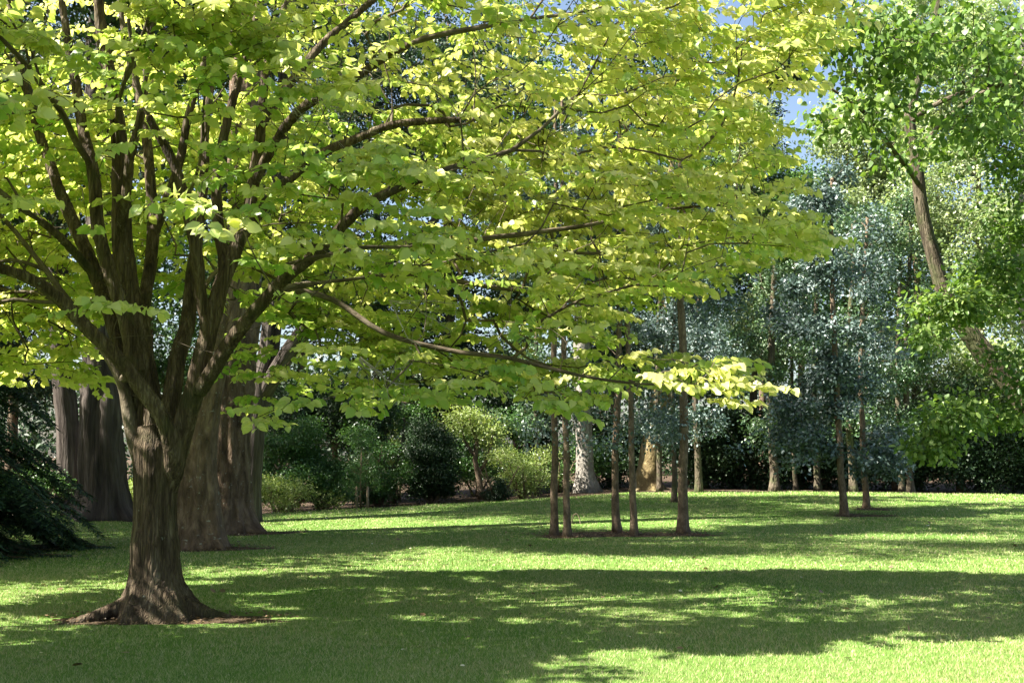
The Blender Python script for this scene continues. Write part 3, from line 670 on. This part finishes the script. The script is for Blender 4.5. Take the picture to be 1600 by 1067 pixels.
# --- dark conifer at the left edge, drooping fronds
def conifer():
    b = atd(-140, 18.0); t = thing('dark_weeping_conifer', b, 'dark green conifer with drooping feathery boughs at the left edge', 'conifer')
    M = Mesh(); H = 9.5; M.tube([(b[0], b[1], b[2] - .1), (b[0], b[1], b[2] + 3), (b[0] + .1, b[1], b[2] + 6), (b[0], b[1], b[2] + H)], [.24, .18, .1, .02], 12)
    bs, ax, nr, sz, rn = [], [], [], [], []; rs = np.random.default_rng(4)
    for i in range(270):
        z = .5 + (H - .9) * rs.random() ** 1.35; phi = rs.random() * 6.283; Lb = (2.7 * (1 - z / H) ** .75 + .35) * (.75 + .4 * rs.random())
        if math.sin(phi) > .5 and rs.random() < .4: continue
        d = np.array([math.cos(phi), math.sin(phi), 0]); q = np.linspace(0, 1, 10)[:, None]
        pts = np.array([b[0], b[1], b[2] + z]) + d * Lb * q + np.array([0, 0, 1]) * (.14 * q - .62 * q ** 2) * Lb * .9
        pts[:, 2] = np.maximum(pts[:, 2], b[2] + .06)
        M.tube(pts, np.linspace(.03, .004, 10), 5, cap=False); sd = np.array([-d[1], d[0], 0])
        for f in np.linspace(.2, 1, int(Lb * 11)):
            p0 = pts[0] + 0; k = f * 9; i0 = min(int(k), 8); p0 = pts[i0] + (pts[i0 + 1] - pts[i0]) * (k - i0)
            for s_ in (-1, 1):
                l2 = (.50 * (1.15 - f) + .22) * (.7 + .5 * rs.random()); a2 = d * .55 + sd * s_ * .8 + np.array([0, 0, -.25 - .3 * rs.random()]); a2 /= np.linalg.norm(a2)
                m = max(3, int(l2 / .035)); g = (np.arange(m) / m)[:, None]; pp = p0 + a2 * l2 * g + np.array([0, 0, -.25]) * l2 * g ** 2
                s2 = np.cross(a2, [0, 0, 1]); s2 /= np.linalg.norm(s2)
                for s3 in (-1, 1):
                    bs.append(pp); ax.append(a2 * .7 + s2 * s3 + rs.standard_normal((m, 3)) * .15 + np.array([0, 0, -.15])); nr.append(np.array([0, 0, 1.]) + rs.standard_normal((m, 3)) * .3); sz.append(.09 + .06 * rs.random(m)); rn.append(np.clip(rs.random() * .6 + .4 * rs.random(m), 0, 1))
    M.build('trunk', M_young, t, b)
    V, Fs, A = leaves(np.concatenate(bs), np.concatenate(ax), np.concatenate(nr), np.concatenate(sz), NEEDLE, np.concatenate(rn), 2.0)
    build('crown', V, Fs, M_needle, t, attr=A, loc=b); print('conifer needles', len(A) // 4)
conifer()

# --- row of slender young trees (gums) on the lawn
yt = [(865, 838, 13, [(866, 700), (866, 600), (867, 480), (868, 330)], 'leftmost'), (886, 840, 12, [(884, 700), (882, 600), (880, 480), (878, 350)], 'second'),
      (965, 833, 14, [(962, 760), (963, 680), (966, 580), (968, 450), (968, 330)], 'third'), (990, 838, 12, [(988, 720), (984, 600), (980, 470), (978, 330)], 'fourth'),
      (1068, 834, 18, [(1068, 740), (1068, 620), (1064, 480), (1062, 330)], 'thick')]
ylab = ['slender brown trunk at the left end of the row of young trees', 'slender brown trunk close beside the left end of the young tree row',
        'dark slightly bent trunk in the middle of the young tree row, rising from mulch', 'straight light brown trunk right of the bent one, patchy bark lit by sun', 'thickest straight trunk at the right end of the young tree row, with root mound']
for (u, v, wpx, path, _), lb in zip(yt, ylab):
    b = hit(u, v); Y = b[1]; wpx = wpx * .84; S = [(*(b - [0, 0, .1]), wpx / F * Y / 2 * 1.15)] + [up(a, c, Y, wpx * (.95 - .09 * i)) for i, (a, c) in enumerate(path)]
    S.append(up(path[-1][0], 150, Y, 4)); top = P(path[-1][0], 400, Y)
    cl = ell(100, top + [0, .3, .5], (1.5, 1.3, 2.3), .3)
    low = np.array([P(u + rng.uniform(-70, 90), rng.uniform(560, 700), Y + rng.uniform(-.5, .8)) for _ in range(10)])
    tree('young_gum_tree', lb, 'tree', [S], np.vstack([cl, low]), (75, .17, .075, OVAL, M_euc, {'flat': .8}), M_young, 'row of young gum trees on the lawn', tip=.004, flarep=(.5, .12, 8, 0), canfrom=.35, step=.3, sides=12)
m = hit(970, 836); soil_disc((m[0] - .1, m[1]), 1.9, .7); m = hit(1068, 836); soil_disc((m[0], m[1]), .8, .5)
m = hit(876, 840); soil_disc((m[0], m[1]), .5, .35)

# --- the blue gums
def gum(u, v, wpx, path, lobes, lab, nper=90, name='blue_gum_tree', sub=None, grp='blue-leaved gum trees', tip=.004, lm=None):
    b = hit(u, v) if v else atd(u, wpx[1]); Y = b[1]; wp = (wpx if v else wpx[0]) * .85
    S = [(*(b - [0, 0, .1]), wp / F * Y / 2 * 1.2)] + [up(a, c, Y, wp * (1 - .11 * i)) for i, (a, c) in enumerate(path)]
    cl = np.vstack([ell(n, P(cu, cv, Y + dy), (ru / F * Y, ry, rv / F * Y), .35) for (n, cu, cv, dy, ru, ry, rv) in lobes])
    return tree(name, lab, 'tree', [S] + (sub(Y) if sub else []), cl, (int(nper * .6), .15, .10, OVAL, lm or M_euc, {'flat': .7, 'droop': .2}), (M_trunk2 if lm is not None or v is None else M_young), grp, tip=tip, flarep=(.5, .15, 6, 0), canfrom=.2, step=.3, sides=10, zpen=.3)
gum(1320, 806, 13, [(1316, 740), (1310, 660), (1305, 560), (1302, 450), (1300, 350), (1300, 280)],
    [(70, 1300, 330, 0, 72, 1.2, 70), (90, 1310, 470, 0, 110, 1.3, 85), (60, 1320, 590, .3, 100, 1.3, 60), (20, 1275, 640, 0, 60, 1., 40), (32, 1262, 700, -.2, 60, 1., 40), (24, 1370, 715, .2, 52, .8, 32), (16, 1225, 650, 0, 40, .8, 50)],
    'tall silvery-blue leaved gum standing alone on the right of the lawn', 120)
gum(1354, 795, 11, [(1350, 730), (1346, 650), (1345, 560), (1350, 450), (1355, 340)],
    [(34, 1355, 400, 0, 60, 1.2, 80), (34, 1360, 560, .2, 60, 1.1, 80), (16, 1390, 690, 0, 40, .8, 30)], 'smaller slim gum with reddish base just right of the tall silvery gum', 100)
m = hit(1325, 806); soil_disc((m[0] + .3, m[1]), .9, .4)
m = hit(1358, 796); soil_disc((m[0] + .1, m[1]), .6, .4)
# grove gums behind the row
gl = [(1054, 785, 9, 'thin dark trunk behind the young tree row, near its thick right trunk', 1, .9), (1090, None, (12, 37), 'reddish trunk just right of the thick young trunk, behind the lawn crest', 1.1, 1.),
      (1208, None, (15, 39), 'straight brown trunk between the young row and the tall silvery gum', 1.2, 1.1), (1275, None, (11, 40), 'thin trunk behind and left of the tall silvery gum', 1., .9),
      (1330, None, (13, 37), 'pale buttressed trunk directly behind the tall silvery gum', 1, 1.), (1405, None, (10, 38), 'left trunk of the close pair right of the silvery gums', .9, 1.),
      (1419, None, (12, 38.3), 'right trunk of the close pair right of the silvery gums', 1., 1.), (840, None, (9, 40), 'slim trunk in the shade left of the young tree row', 1, 1),
      (1240, None, (7, 41), 'very thin shaded trunk left of the tall silvery gum', 1, 1), (1030, None, (9, 39.5), 'thin shaded trunk beside the lichen-yellow stump', 1, 1)]
for (u, v, wpx, lab, s1, s2) in gl:
    gum(u, v, wpx, [(u - 1, 700), (u - 3, 620), (u - 2, 520), (u + 2, 430), (u + 4, 350)],
        [(80, u, 380, 0, 60 * s1, 1.8, 100), (80, u + rng.uniform(-20, 20), 545, 0, 64 * s2, 1.8, 95), (22, u + rng.uniform(-30, 30), 660, -.4, 50, 1.2, 30)], lab, 75, 'grove_gum_tree', grp='gum trees behind the lawn crest', tip=.006, lm=M_ggum if u not in (1090, 1030, 1054) else M_euc)

# --- white trunk and lichen stump
b = atd(917, 41)
tree('white_trunk_tree', 'big tree with whitish sunlit trunk, wide at its base, behind the young tree row', 'tree',
     [[(*(b - [0, 0, .2]), .42), up(915, 745, 41, 27), up(913, 690, 41, 26), up(911, 600, 41, 26), up(908, 480, 41, 24), up(905, 330, 41, 20), up(900, 200, 41, 12)]],
     np.vstack([ell(200, P(900, 330, 43), (4.5, 3, 3.5))]), (110, .5, .13, KITE, M_mid, {}), M_white, flarep=(.5, .5, 8, 0), canfrom=.5, step=.7, sides=20, flute=.06)
b = atd(1012, 41.5)
tree('lichen_trunk_tree', 'stout leaning trunk with yellow lichen at the crest of the lawn', 'tree',
     [[(*(b - [0, 0, .2]), .62), up(1012, 750, 41.5, 38), up(1020, 690, 41.5, 32), up(1035, 600, 41.5, 28), up(1045, 450, 41.5, 22), up(1050, 250, 41.5, 10)]],
     ell(150, P(1050, 350, 43.5), (3.5, 3, 3.5)), (110, .5, .13, KITE, M_mid, {}), M_yellow, flarep=(.4, .4, 7, 0), canfrom=.5, step=.7, sides=18, flute=.06)

# --- leaning poplar on the right
YP = 15.5
bP = atd(1800, YP)
stem = [(*(bP - [0, 0, .15]), .34), up(1720, 800, YP, 62), up(1650, 700, YP, 54), up(1585, 608, YP, 39), up(1530, 540, YP, 32), up(1484, 475, YP, 26), up(1458, 400, YP, 22), up(1440, 320, YP, 20), up(1428, 240, YP, 19), up(1422, 180, YP, 17), up(1445, 90, YP, 14), up(1468, 0, YP, 11), up(1475, -80, YP, 8), up(1430, -200, YP, 6)]
rs = np.random.default_rng(21)
def blob(n, u, v, Y, ru, ry, rv): return ell(n, P(u, v, Y), (ru / F * Y, ry, rv / F * Y), .3)
br = [[up(1430, 240, YP, 9), up(1500, 170, 14.8, 9), up(1580, 120, 14, 8), up(1660, 60, 13.4, 6)],
      [up(1436, 290, YP, 8), up(1400, 240, 14.6, 7), up(1350, 175, 13.6, 6), up(1300, 140, 13.2, 4)],
      [up(1424, 190, YP, 9), up(1470, 160, 14.6, 8), up(1540, 135, 13.4, 6), up(1620, 140, 13, 5)], [up(1444, 95, YP, 7), up(1400, 60, 14.4, 6), up(1340, 40, 13.4, 4)]]
cl = np.vstack([blob(26, 1330, 40, 13, 75, .9, 50), blob(30, 1390, 100, 13, 70, 1., 50), blob(32, 1470, 50, 13, 120, 1.2, 60), blob(24, 1560, 110, 13, 70, 1., 90), blob(16, 1370, 165, 13, 75, .7, 30),
                blob(5, 1290, 60, 13.4, 25, .6, 30), blob(40, 1450, -130, 14, 230, 1.8, 100), blob(14, 1420, 230, 14.5, 60, .6, 40), blob(7, 1310, 190, 13, 35, .5, 18), blob(10, 1520, 190, 13, 60, .6, 30)])
tree('leaning_poplar_tree', 'leaning brown-trunked tree at the right with glossy dark heart-shaped leaves in big clusters at top', 'tree', [stem] + br, cl,
     (20, .20, .088, HEART, M_poplar, {'droop': .9, 'up': .5}), M_trunk2, tip=.005, base=bP, flarep=(.5, .2, 6, 0), canfrom=.45, step=.3, sides=18, bf=.1)
# undergrowth tree with light green drooping sprays, right edge
b = atd(1690, 14.5)
cl = np.vstack([blob(30, 1495, 475, 14, 70, .5, 28), blob(30, 1560, 440, 14.3, 70, .6, 50), blob(22, 1495, 650, 13.8, 60, .5, 18), blob(14, 1580, 655, 14.2, 50, .6, 18), blob(26, 1600, 360, 14.5, 55, .8, 60),
                blob(30, 1680, 500, 14.5, 70, .8, 140), blob(12, 1455, 695, 13.8, 28, .2, 16), blob(24, 1600, 250, 14.5, 60, .8, 60), blob(8, 1450, 520, 13.9, 30, .3, 20), blob(5, 1560, 560, 14, 30, .3, 14), blob(8, 1600, 600, 14, 30, .3, 18), blob(14, 1540, 200, 14.3, 50, .5, 30)])
tree('light_green_maple_tree', 'light green small-leaved tree reaching in from the right edge in front of the leaning trunk', 'tree',
     [[(*(b - [0, 0, .1]), .13), up(1680, 700, 14.5, 20), up(1650, 560, 14.5, 16), up(1640, 420, 14.5, 12), up(1630, 250, 14.5, 8)]], cl,
     (42, .15, .085, OVAL, M_poplar, {'droop': .35}), M_young, tip=.004, canfrom=.2, step=.3, sides=10)
b = atd(1680, 19)
tree('pale_edge_trunk_tree', 'pale grey sunlit trunk at the far right edge of the picture', 'tree',
     [[(*(atd(1680, 19) - [0, 0, .1]), .24), up(1640, 640, 19, 26), up(1606, 490, 19, 24), up(1598, 400, 19, 22), up(1608, 200, 19, 18), up(1600, 0, 19, 13), up(1600, -150, 19, 6)]],
     np.vstack([blob(60, 1660, 100, 19, 110, 2, 150)]), (60, .3, .09, KITE, M_poplar, {}), M_white, canfrom=.5, step=.4, sides=14)

# --- backdrop trees
def back(name, lab, u, Y, vtop, mat, crown, n_per=100, sig=.40, size=.155, bark=M_young, wpx=14, group=None, shape=KITE, nmul=1.0, kw=None):
    b = atd(u, Y); hh = lambda q: 760 + (vtop + 40 - 760) * q
    S = [(*(b - [0, 0, .1]), wpx / F * Y / 2 * 1.2), up(u, hh(.1), Y, wpx), up(u + 3, hh(.35), Y, wpx * .8), up(u - 3, hh(.65), Y, wpx * .6), up(u, hh(.95), Y, wpx * .2)]
    cl = np.vstack([ell(int(n * nmul), P(cu, cv, Y + dy), (ru / F * Y, ry, rv / F * Y), .45, .5) for (n, cu, cv, dy, ru, ry, rv) in crown])
    return tree(name, lab, 'tree', [S], cl, (n_per, sig, size, shape, mat, kw or {}), bark, group, tip=.012, canfrom=.25, step=.8, sides=10)
PG = 'pale green poplars closing the view on the right'
back('pale_poplar_tree', 'sunlit pale green poplar left of the sky gap', 1175, 46, 150, M_pale, [(150, 1170, 300, 0, 75, 3, 130), (120, 1160, 480, 0, 80, 3, 120)], group=PG)
back('pale_poplar_tree', 'sunlit pale green poplar rising just right of the sky gap', 1325, 47, 120, M_pale, [(150, 1345, 250, 0, 60, 3, 110), (170, 1320, 420, 0, 90, 3, 130), (50, 1285, 330, 0, 40, 2, 80)], group=PG)
back('pale_poplar_tree', 'tall sunlit pale poplar behind the leaning trunk', 1430, 45, -60, M_pale, [(190, 1430, 90, 0, 85, 3, 150), (190, 1430, 330, 0, 90, 3, 170), (120, 1430, 560, 0, 80, 3, 90)], group=PG)
back('pale_poplar_tree', 'tall sunlit pale poplar at the right between leaning trunk and edge', 1530, 43, -60, M_pale, [(200, 1530, 120, 0, 85, 3, 170), (200, 1530, 380, 0, 90, 3, 170), (90, 1530, 590, -.5, 90, 2, 70)], group=PG)
back('pale_poplar_tree', 'pale poplar at the extreme right edge of the grove', 1630, 42, -60, M_pale, [(200, 1630, 120, 0, 85, 3, 170), (200, 1630, 400, 0, 90, 3, 170), (60, 1630, 600, 0, 90, 2, 60)], group=PG)
back('pale_poplar_tree', 'darker lower poplar below the sky gap', 1250, 44, 260, M_mid, [(150, 1250, 420, 0, 75, 3, 130), (60, 1240, 300, 0, 40, 2, 60)], group=PG)
back('distant_dark_pine', 'dark blue-green pine top against the sky, upper right', 1190, 62, 40, M_needle, [(50, 1215, 130, 0, 50, 2.5, 40), (60, 1190, 210, 0, 55, 2.5, 60), (90, 1180, 380, 0, 80, 3, 140)], 110, .4, .3, shape=NEEDLE, wpx=12, kw={'flat': .35, 'wscale': 2.5})
WG = 'dark woodland trees behind the lawn'
for (u, Y, vt, lab) in [(470, 44, -60, 'dark woodland tree behind the pale forked trunk'), (590, 46, -60, 'dark woodland tree behind the staked sapling'), (700, 45, -40, 'dark woodland tree behind the round dark bush'),
                        (810, 48, -30, 'dark woodland tree behind the light feathery shrub'), (960, 47, -10, 'dark woodland tree behind the middle of the young row'), (1080, 48, -40, 'dark woodland tree behind the right end of the young row'),
                        (20, 44, -100, 'dark woodland tree behind the weeping conifer'), (230, 45, -100, 'dark woodland tree behind the forked main trunk'), (350, 46, -100, 'dark woodland tree behind the rough old trunks')]:
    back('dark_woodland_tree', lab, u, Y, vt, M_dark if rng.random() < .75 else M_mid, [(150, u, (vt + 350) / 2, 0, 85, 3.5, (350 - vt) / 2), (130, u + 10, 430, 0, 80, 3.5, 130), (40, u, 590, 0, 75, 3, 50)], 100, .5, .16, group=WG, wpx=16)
# dark yews / understory
for (u, Y, cv, ru, rv, lab) in [(520, 41, 640, 80, 60, 'black-green yew mass above the shrub bank'), (680, 42, 610, 90, 60, 'black-green yew behind the round dark bush'), (1180, 43, 700, 80, 70, 'deep shaded evergreen behind the straight brown trunk'),
                                (1290, 43, 700, 75, 70, 'deep shaded evergreen behind the tall silvery gum'), (1400, 42, 700, 80, 75, 'deep shaded evergreen behind the close trunk pair'), (1500, 41, 690, 85, 90, 'near-black evergreen hedge tree at lower right'),
                                (1610, 40, 690, 85, 90, 'near-black evergreen hedge tree at the lower right corner'), (1100, 43.5, 700, 60, 65, 'deep shaded evergreen behind the thick young trunk'), (960, 45, 700, 60, 60, 'deep shaded evergreen right of the white trunk'), (830, 44, 640, 60, 55, 'deep shaded evergreen above the light feathery shrub')]:
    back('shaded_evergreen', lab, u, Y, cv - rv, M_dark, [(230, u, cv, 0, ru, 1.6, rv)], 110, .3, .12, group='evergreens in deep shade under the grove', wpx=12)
# far wood closing the horizon (uncountable mass)
C_ = []
for i in range(1100):
    x = rng.uniform(-70, 70); y = 66 + rng.uniform(0, 14); top = 9 + 4 * math.sin(x * .21) + 3 * math.sin(x * .53 + 1)
    if -6 < x - (470 / F * 70) < 12: top = min(top, 12)
    C_.append((x, y, rng.uniform(.3, max(3, top))))
V, Fs, A = stack([clumps(np.array(C_), 70, 1.1, .42, KITE)])
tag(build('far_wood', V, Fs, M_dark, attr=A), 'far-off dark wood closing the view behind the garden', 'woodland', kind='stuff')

# --- shrubs
def shrub(name, lab, u, Y, lobes, mat, n_per=70, sig=.2, size=.07, shape=KITE, cat='shrub', group=None, tip=.005):
    b = atd(u, Y); cl = np.vstack([ell(n, P(cu, cv, Y + dy), (ru / F * Y, ry, rv / F * Y), .4, float(b[2]) + .1) for (n, cu, cv, dy, ru, ry, rv) in lobes])
    S = []
    for k in range(4):
        a = rng.uniform(0, 6.28); S.append([(b[0] + .1 * math.cos(a), b[1] + .1 * math.sin(a), b[2] - .05, .045), (b[0] + .4 * math.cos(a), b[1] + .4 * math.sin(a), b[2] + .5, .03), (b[0] + .7 * math.cos(a), b[1] + .7 * math.sin(a), b[2] + 1.1, .015)])
    return tree(name, lab, cat, S, cl, (n_per, sig, size, shape, mat, {}), M_young, group, tip=tip, canfrom=.1, step=.25, sides=7, parts=('stem', 'foliage'))
SB = 'shrubs along the far lawn edge'
def lob(u0, u1, v0, v1, k, n, rx=22, rz=18): return [(n, rng.uniform(u0, u1), rng.uniform(v0, v1), rng.uniform(-.6, .9), rng.uniform(.6, 1.3) * rx, .7, rng.uniform(.6, 1.3) * rz) for _ in range(k)]
shrub('broad_shrub', 'broad green shrub against the thick rough trunk, left end of the shrub bank', 440, 35.5, [(120, 430, 750, 0, 46, 1.0, 42)] + lob(395, 480, 665, 760, 9, 22), M_mid, 80, .2, .08, group=SB)
shrub('broad_shrub', 'green shrub in the middle of the bank left of the staked sapling', 505, 36, [(110, 505, 750, 0, 48, 1.0, 38)] + lob(455, 560, 670, 765, 9, 20), M_mid, 80, .2, .075, group=SB)
shrub('broad_shrub', 'lower green shrub behind the staked sapling', 595, 37.5, [(80, 590, 760, 0, 44, 1.0, 26)] + lob(550, 640, 700, 770, 8, 16, 18, 16), M_mid, 80, .2, .075, group=SB)
shrub('spilling_shrub', 'pale-leaved low shrub spilling onto the grass at the foot of the bank', 450, 34.3, lob(400, 520, 755, 785, 6, 22, 24, 14), M_lite, 60, .16, .06)
shrub('tall_back_shrub', 'tall loose shrub rising behind the bank under the black-green yew', 470, 39, lob(400, 600, 620, 700, 11, 22, 32, 26), M_dark, 80, .25, .10)
shrub('tall_back_shrub', 'tall loose shrub behind the round dark bush and feathery shrub', 760, 40.5, lob(640, 850, 650, 740, 9, 16, 26, 24), M_mid, 70, .25, .09)
shrub('tall_back_shrub', 'dim leafy growth filling the gap left of the white trunk', 870, 42, lob(830, 960, 680, 765, 9, 20, 24, 22), M_mid, 70, .22, .08)
shrub('round_dark_bush', 'dense rounded dark green bush taller than its neighbours', 676, 37.5, [(200, 678, 730, 0, 40, 1.0, 56)] + lob(640, 715, 665, 770, 9, 20, 18, 18), M_dark, 110, .17, .075)
shrub('feathery_shrub', 'light yellow-green feathery shrub glowing in sun left of the young trees', 820, 38, [(70, 820, 745, 0, 38, 1., 28)] + lob(780, 858, 705, 765, 9, 10, 16, 14), M_lite, 55, .2, .06)
shrub('low_dark_bush', 'small dark bush at the foot of the light feathery shrub', 778, 37, [(60, 778, 762, 0, 16, .5, 22)], M_dark, 70, .12, .06)
shrub('low_garden_shrub', 'low green shrub by the path left of the massive fluted trunk', 60, 33, [(120, 50, 760, 0, 60, 1, 35)], M_mid, 70, .2, .08)
shrub('low_garden_shrub', 'low sunlit shrub seen between the fluted trunk and the forked tree', 205, 36, [(70, 208, 770, 0, 22, .8, 24)], M_lite, 70, .2, .07)
shrub('low_garden_shrub', 'bright backlit shrub behind the twisted stems', 745, 42, [(120, 740, 715, 0, 40, .9, 45)], M_lite, 60, .22, .07)
shrub('low_garden_shrub', 'bright backlit shrub between the sapling and the round dark bush', 625, 43, [(120, 625, 720, 0, 35, .9, 70)], M_lite, 50, .22, .07)

# twisted stems + arching dark branches
def stems(name, lab, specs, Y, base_u, mat, cat='tree', leafm=None):
    b = atd(base_u, Y); S = [[(*(b - [0, 0, .1]), specs[0][0][2] / F * Y / 2 * 1.2)] + [up(a, c, Y, wv) for a, c, wv in specs[0]]] + [[up(a, c, Y, wv) for a, c, wv in s] for s in specs[1:]]
    ends = np.array([x[-1][:3] for x in S]); cl = np.vstack([ell(30, e, (.9, .6, .6), .3) for e in ends])
    return tree(name, lab, cat, S, cl, (50, .2, .08, KITE, leafm or M_mid, {}), mat, tip=.005, canfrom=.6, step=.3, sides=8)
stems('arching_dark_tree', 'dark thin arching stems fanning left above the shrub bank', [[(612, 745, 9), (595, 720, 8), (575, 690, 7), (562, 655, 5)], [(600, 728, 6), (602, 690, 6), (590, 640, 4)], [(610, 740, 6), (628, 700, 5), (632, 650, 4)]], 39.5, 615, M_red)
stems('twisted_stem_tree', 'twisted sunlit stems between the round dark bush and the feathery shrub', [[(750, 750, 9), (742, 720, 8), (745, 690, 7), (735, 660, 5)], [(748, 740, 6), (762, 715, 6), (770, 680, 4)], [(744, 715, 5), (728, 690, 5), (722, 655, 3)]], 39, 755, M_young, leafm=M_lite)

# staked sapling
b = hit(563, 795); Y = b[1]
t = thing('staked_sapling', b, 'small conifer sapling tied between two wooden stakes at the lawn edge', 'sapling')
M = Mesh(); M.tube([b - [0, 0, .05], b + [0, 0, 1.0], b + [.02, 0, 2.15]], [.025, .018, .006], 8)
cl = []
for k in range(60):
    z = .45 + 1.7 * rng.random(); a = rng.random() * 6.28; rr = .55 * (1 - (z - .4) / 2.1) + .08; cl.append(b + [rr * math.cos(a), rr * math.sin(a), z + .1 * rr]); M.tube([b + [0, 0, z - .1], cl[-1]], [.006, .003], 4, cap=False)
M.build('trunk', M_young, t, b); V, Fs, A = stack([clumps(np.array(cl), 45, .09, .09, NEEDLE, wscale=1.8)]); build('crown', V, Fs, M_mid, t, attr=A, loc=b)
for dx in (-.10, .24):
    s = thing('wooden_stake', b + [dx, -.12, 0], 'left wooden stake beside the sapling' if dx < 0 else 'right wooden stake beside the sapling', 'stake', 'stakes at the sapling')
    M = Mesh(); M.tube([b + [dx, -.12, -.1], b + [dx, -.12, .66], b + [dx, -.12, .70]], [.036, .036, .018], 8); M.build('post', M_wood, s, b + [dx, -.12, 0])

# small wire hoop on the lawn
b = hit(900, 819); M = Mesh(); th = np.linspace(0, math.pi, 15)
M.tube(np.stack([b[0] + .10 * np.cos(th), np.full(15, b[1]), b[2] - .02 + .26 * np.sin(th)], -1), np.full(15, .012), 6)
tag(M.build('lawn_hoop', M_wood, None, b), 'small pale hoop stuck in the grass between the left young trunks', 'hoop')

# ---------------- unseen trees added outside the frame to shade the lawn ----------------
def shade_tree(x, y, h, r, lab, dens=220):
    b = np.array([x, y, float(gz(x, y))]); S = [(x, y, b[2] - .1, .35), (x, y, h * .5, .25), (x + .2, y, h * .85, .1)]
    cl = ell(dens, (x, y, h * .62), (r, r, h * .36), .4)
    return tree('unseen_shade_tree', lab, 'tree', [S], cl, (60, .5, .26, KITE, M_mid, {}), M_rough, 'unseen trees added left of the view for shade', tip=.012, canfrom=.4, step=.9, sides=10)
SH = [(-15, 18.8, 13, 3.4, 'park tree out of view on the left, beside the conifer'), (-20, 23, 16, 3.6, 'park tree out of view left, level with the far lawn'), (-25, 27, 15, 4.5, 'park tree beyond the left edge behind the conifer'),
      (-12.5, 15.6, 11, 2.6, 'park tree out of view left, nearer than the conifer'), (-12.5, 20.0, 16, 2.3, 'tall park tree out of view behind the conifer'),
      (-8.6, 5.6, 9.5, 2.6, 'park tree left of the viewpoint, nearest to the forked tree')]
for s in SH: shade_tree(*s)

# ---------------- grass and litter ----------------
reseed()
def grass():
    parts = []
    for (y0, y1, dens, wd, hh) in [(6.6, 9, 4600, .004, .026), (9, 12, 2900, .0055, .027), (12, 16, 1500, .008, .028), (16, 22, 600, .013, .03), (22, 30, 240, .02, .032), (30, 37.5, 130, .024, .04)]:
        x1 = y1 * .50 + 1.0; n = int((y1 - y0) * 2 * x1 * dens); x = rng.uniform(-x1, x1, n); y = rng.uniform(y0, y1, n)
        keep = (np.abs(x) < y * .49 + 1.0) & (y < lawn_edge(x) - .05)
        for (cx, cy, rx, ry) in SOIL: keep &= (((x - cx) / rx) ** 2 + ((y - cy) / ry) ** 2) > .8 + .5 * rng.random(n)
        x = x[keep]; y = y[keep]; n = len(x); z = gz(x, y) + .01
        a = rng.uniform(0, 6.283, n); h = hh * (.6 + .7 * rng.random(n)); ln = rng.uniform(.2, 1.1, n) * h
        b = np.stack([x, y, z], -1); sdv = np.stack([np.cos(a), np.sin(a), 0 * a], -1) * (wd * (.6 + .7 * rng.random(n)))[:, None] * .5
        a2 = rng.uniform(0, 6.283, n); tipv = b + np.stack([np.cos(a2) * ln, np.sin(a2) * ln, h], -1)
        V = np.stack([b - sdv, b + sdv, tipv], 1).reshape(-1, 3); T = np.arange(3 * n).reshape(-1, 3)
        parts.append((V, [T], np.repeat(np.clip(rng.random(n), 0, 1), 3)))
    V = []; T = []; A = []; k = 0
    for v, f, a in parts: V.append(v); T.append(f[0] + k); A.append(a); k += len(v)
    tag(build('grass', np.concatenate(V), [np.concatenate(T)], M_grass, attr=np.concatenate(A), smooth=False), 'short mown green grass covering the lawn', 'grass', kind='stuff')
    print('grass blades', k // 3)
grass()
def litter(n, xr, yr, size, mat, name, lab, hz=.03):
    x = rng.uniform(*xr, n); y = rng.uniform(*yr, n); k = y < lawn_edge(x) - .2; x = x[k]; y = y[k]; n = len(x)
    V, Fs, A = leaves(np.stack([x, y, gz(x, y) + hz], -1), np.stack([rng.standard_normal(n), rng.standard_normal(n), .15 * rng.standard_normal(n)], -1), np.stack([.4 * rng.standard_normal(n), .4 * rng.standard_normal(n), np.ones(n)], -1), size * (.6 + .8 * rng.random(n)), OVAL, rng.random(n), 1.5)
    tag(build(name, V, Fs, mat, attr=A), lab, 'litter', kind='stuff')
litter(260, (-15, 16), (8, 34), .04, M_petal, 'fallen_petals', 'scattered tiny whitish petals fallen on the lawn', .045)
litter(170, (-12, 12), (7.5, 26), .07, M_litter, 'fallen_leaves', 'scattered dry brown leaves lying on the lawn', .035)
# leaf litter on bare soil
def soil_litter():
    X = []; 
    for (cx, cy, rx, ry) in SOIL:
        n = int(900 * rx * ry) + 60; a = rng.random(n) * 6.283; q = rng.random(n) ** .5
        X.append(np.stack([cx + rx * q * np.cos(a) * 1.05, cy + ry * q * np.sin(a) * 1.05], -1))
    X = np.concatenate(X); n = len(X); z = gz(X[:, 0], X[:, 1]) + .04
    V, Fs, A = leaves(np.stack([X[:, 0], X[:, 1], z], -1), np.stack([rng.standard_normal(n), rng.standard_normal(n), .2 * rng.standard_normal(n)], -1), np.stack([.5 * rng.standard_normal(n), .5 * rng.standard_normal(n), np.ones(n)], -1), .03 * (.6 + .8 * rng.random(n)), OVAL, rng.random(n), 1.2)
    tag(build('leaf_litter', V, Fs, M_litter, attr=A), 'dry brown leaf litter on the bare soil round the trunks', 'litter', kind='stuff')
soil_litter()
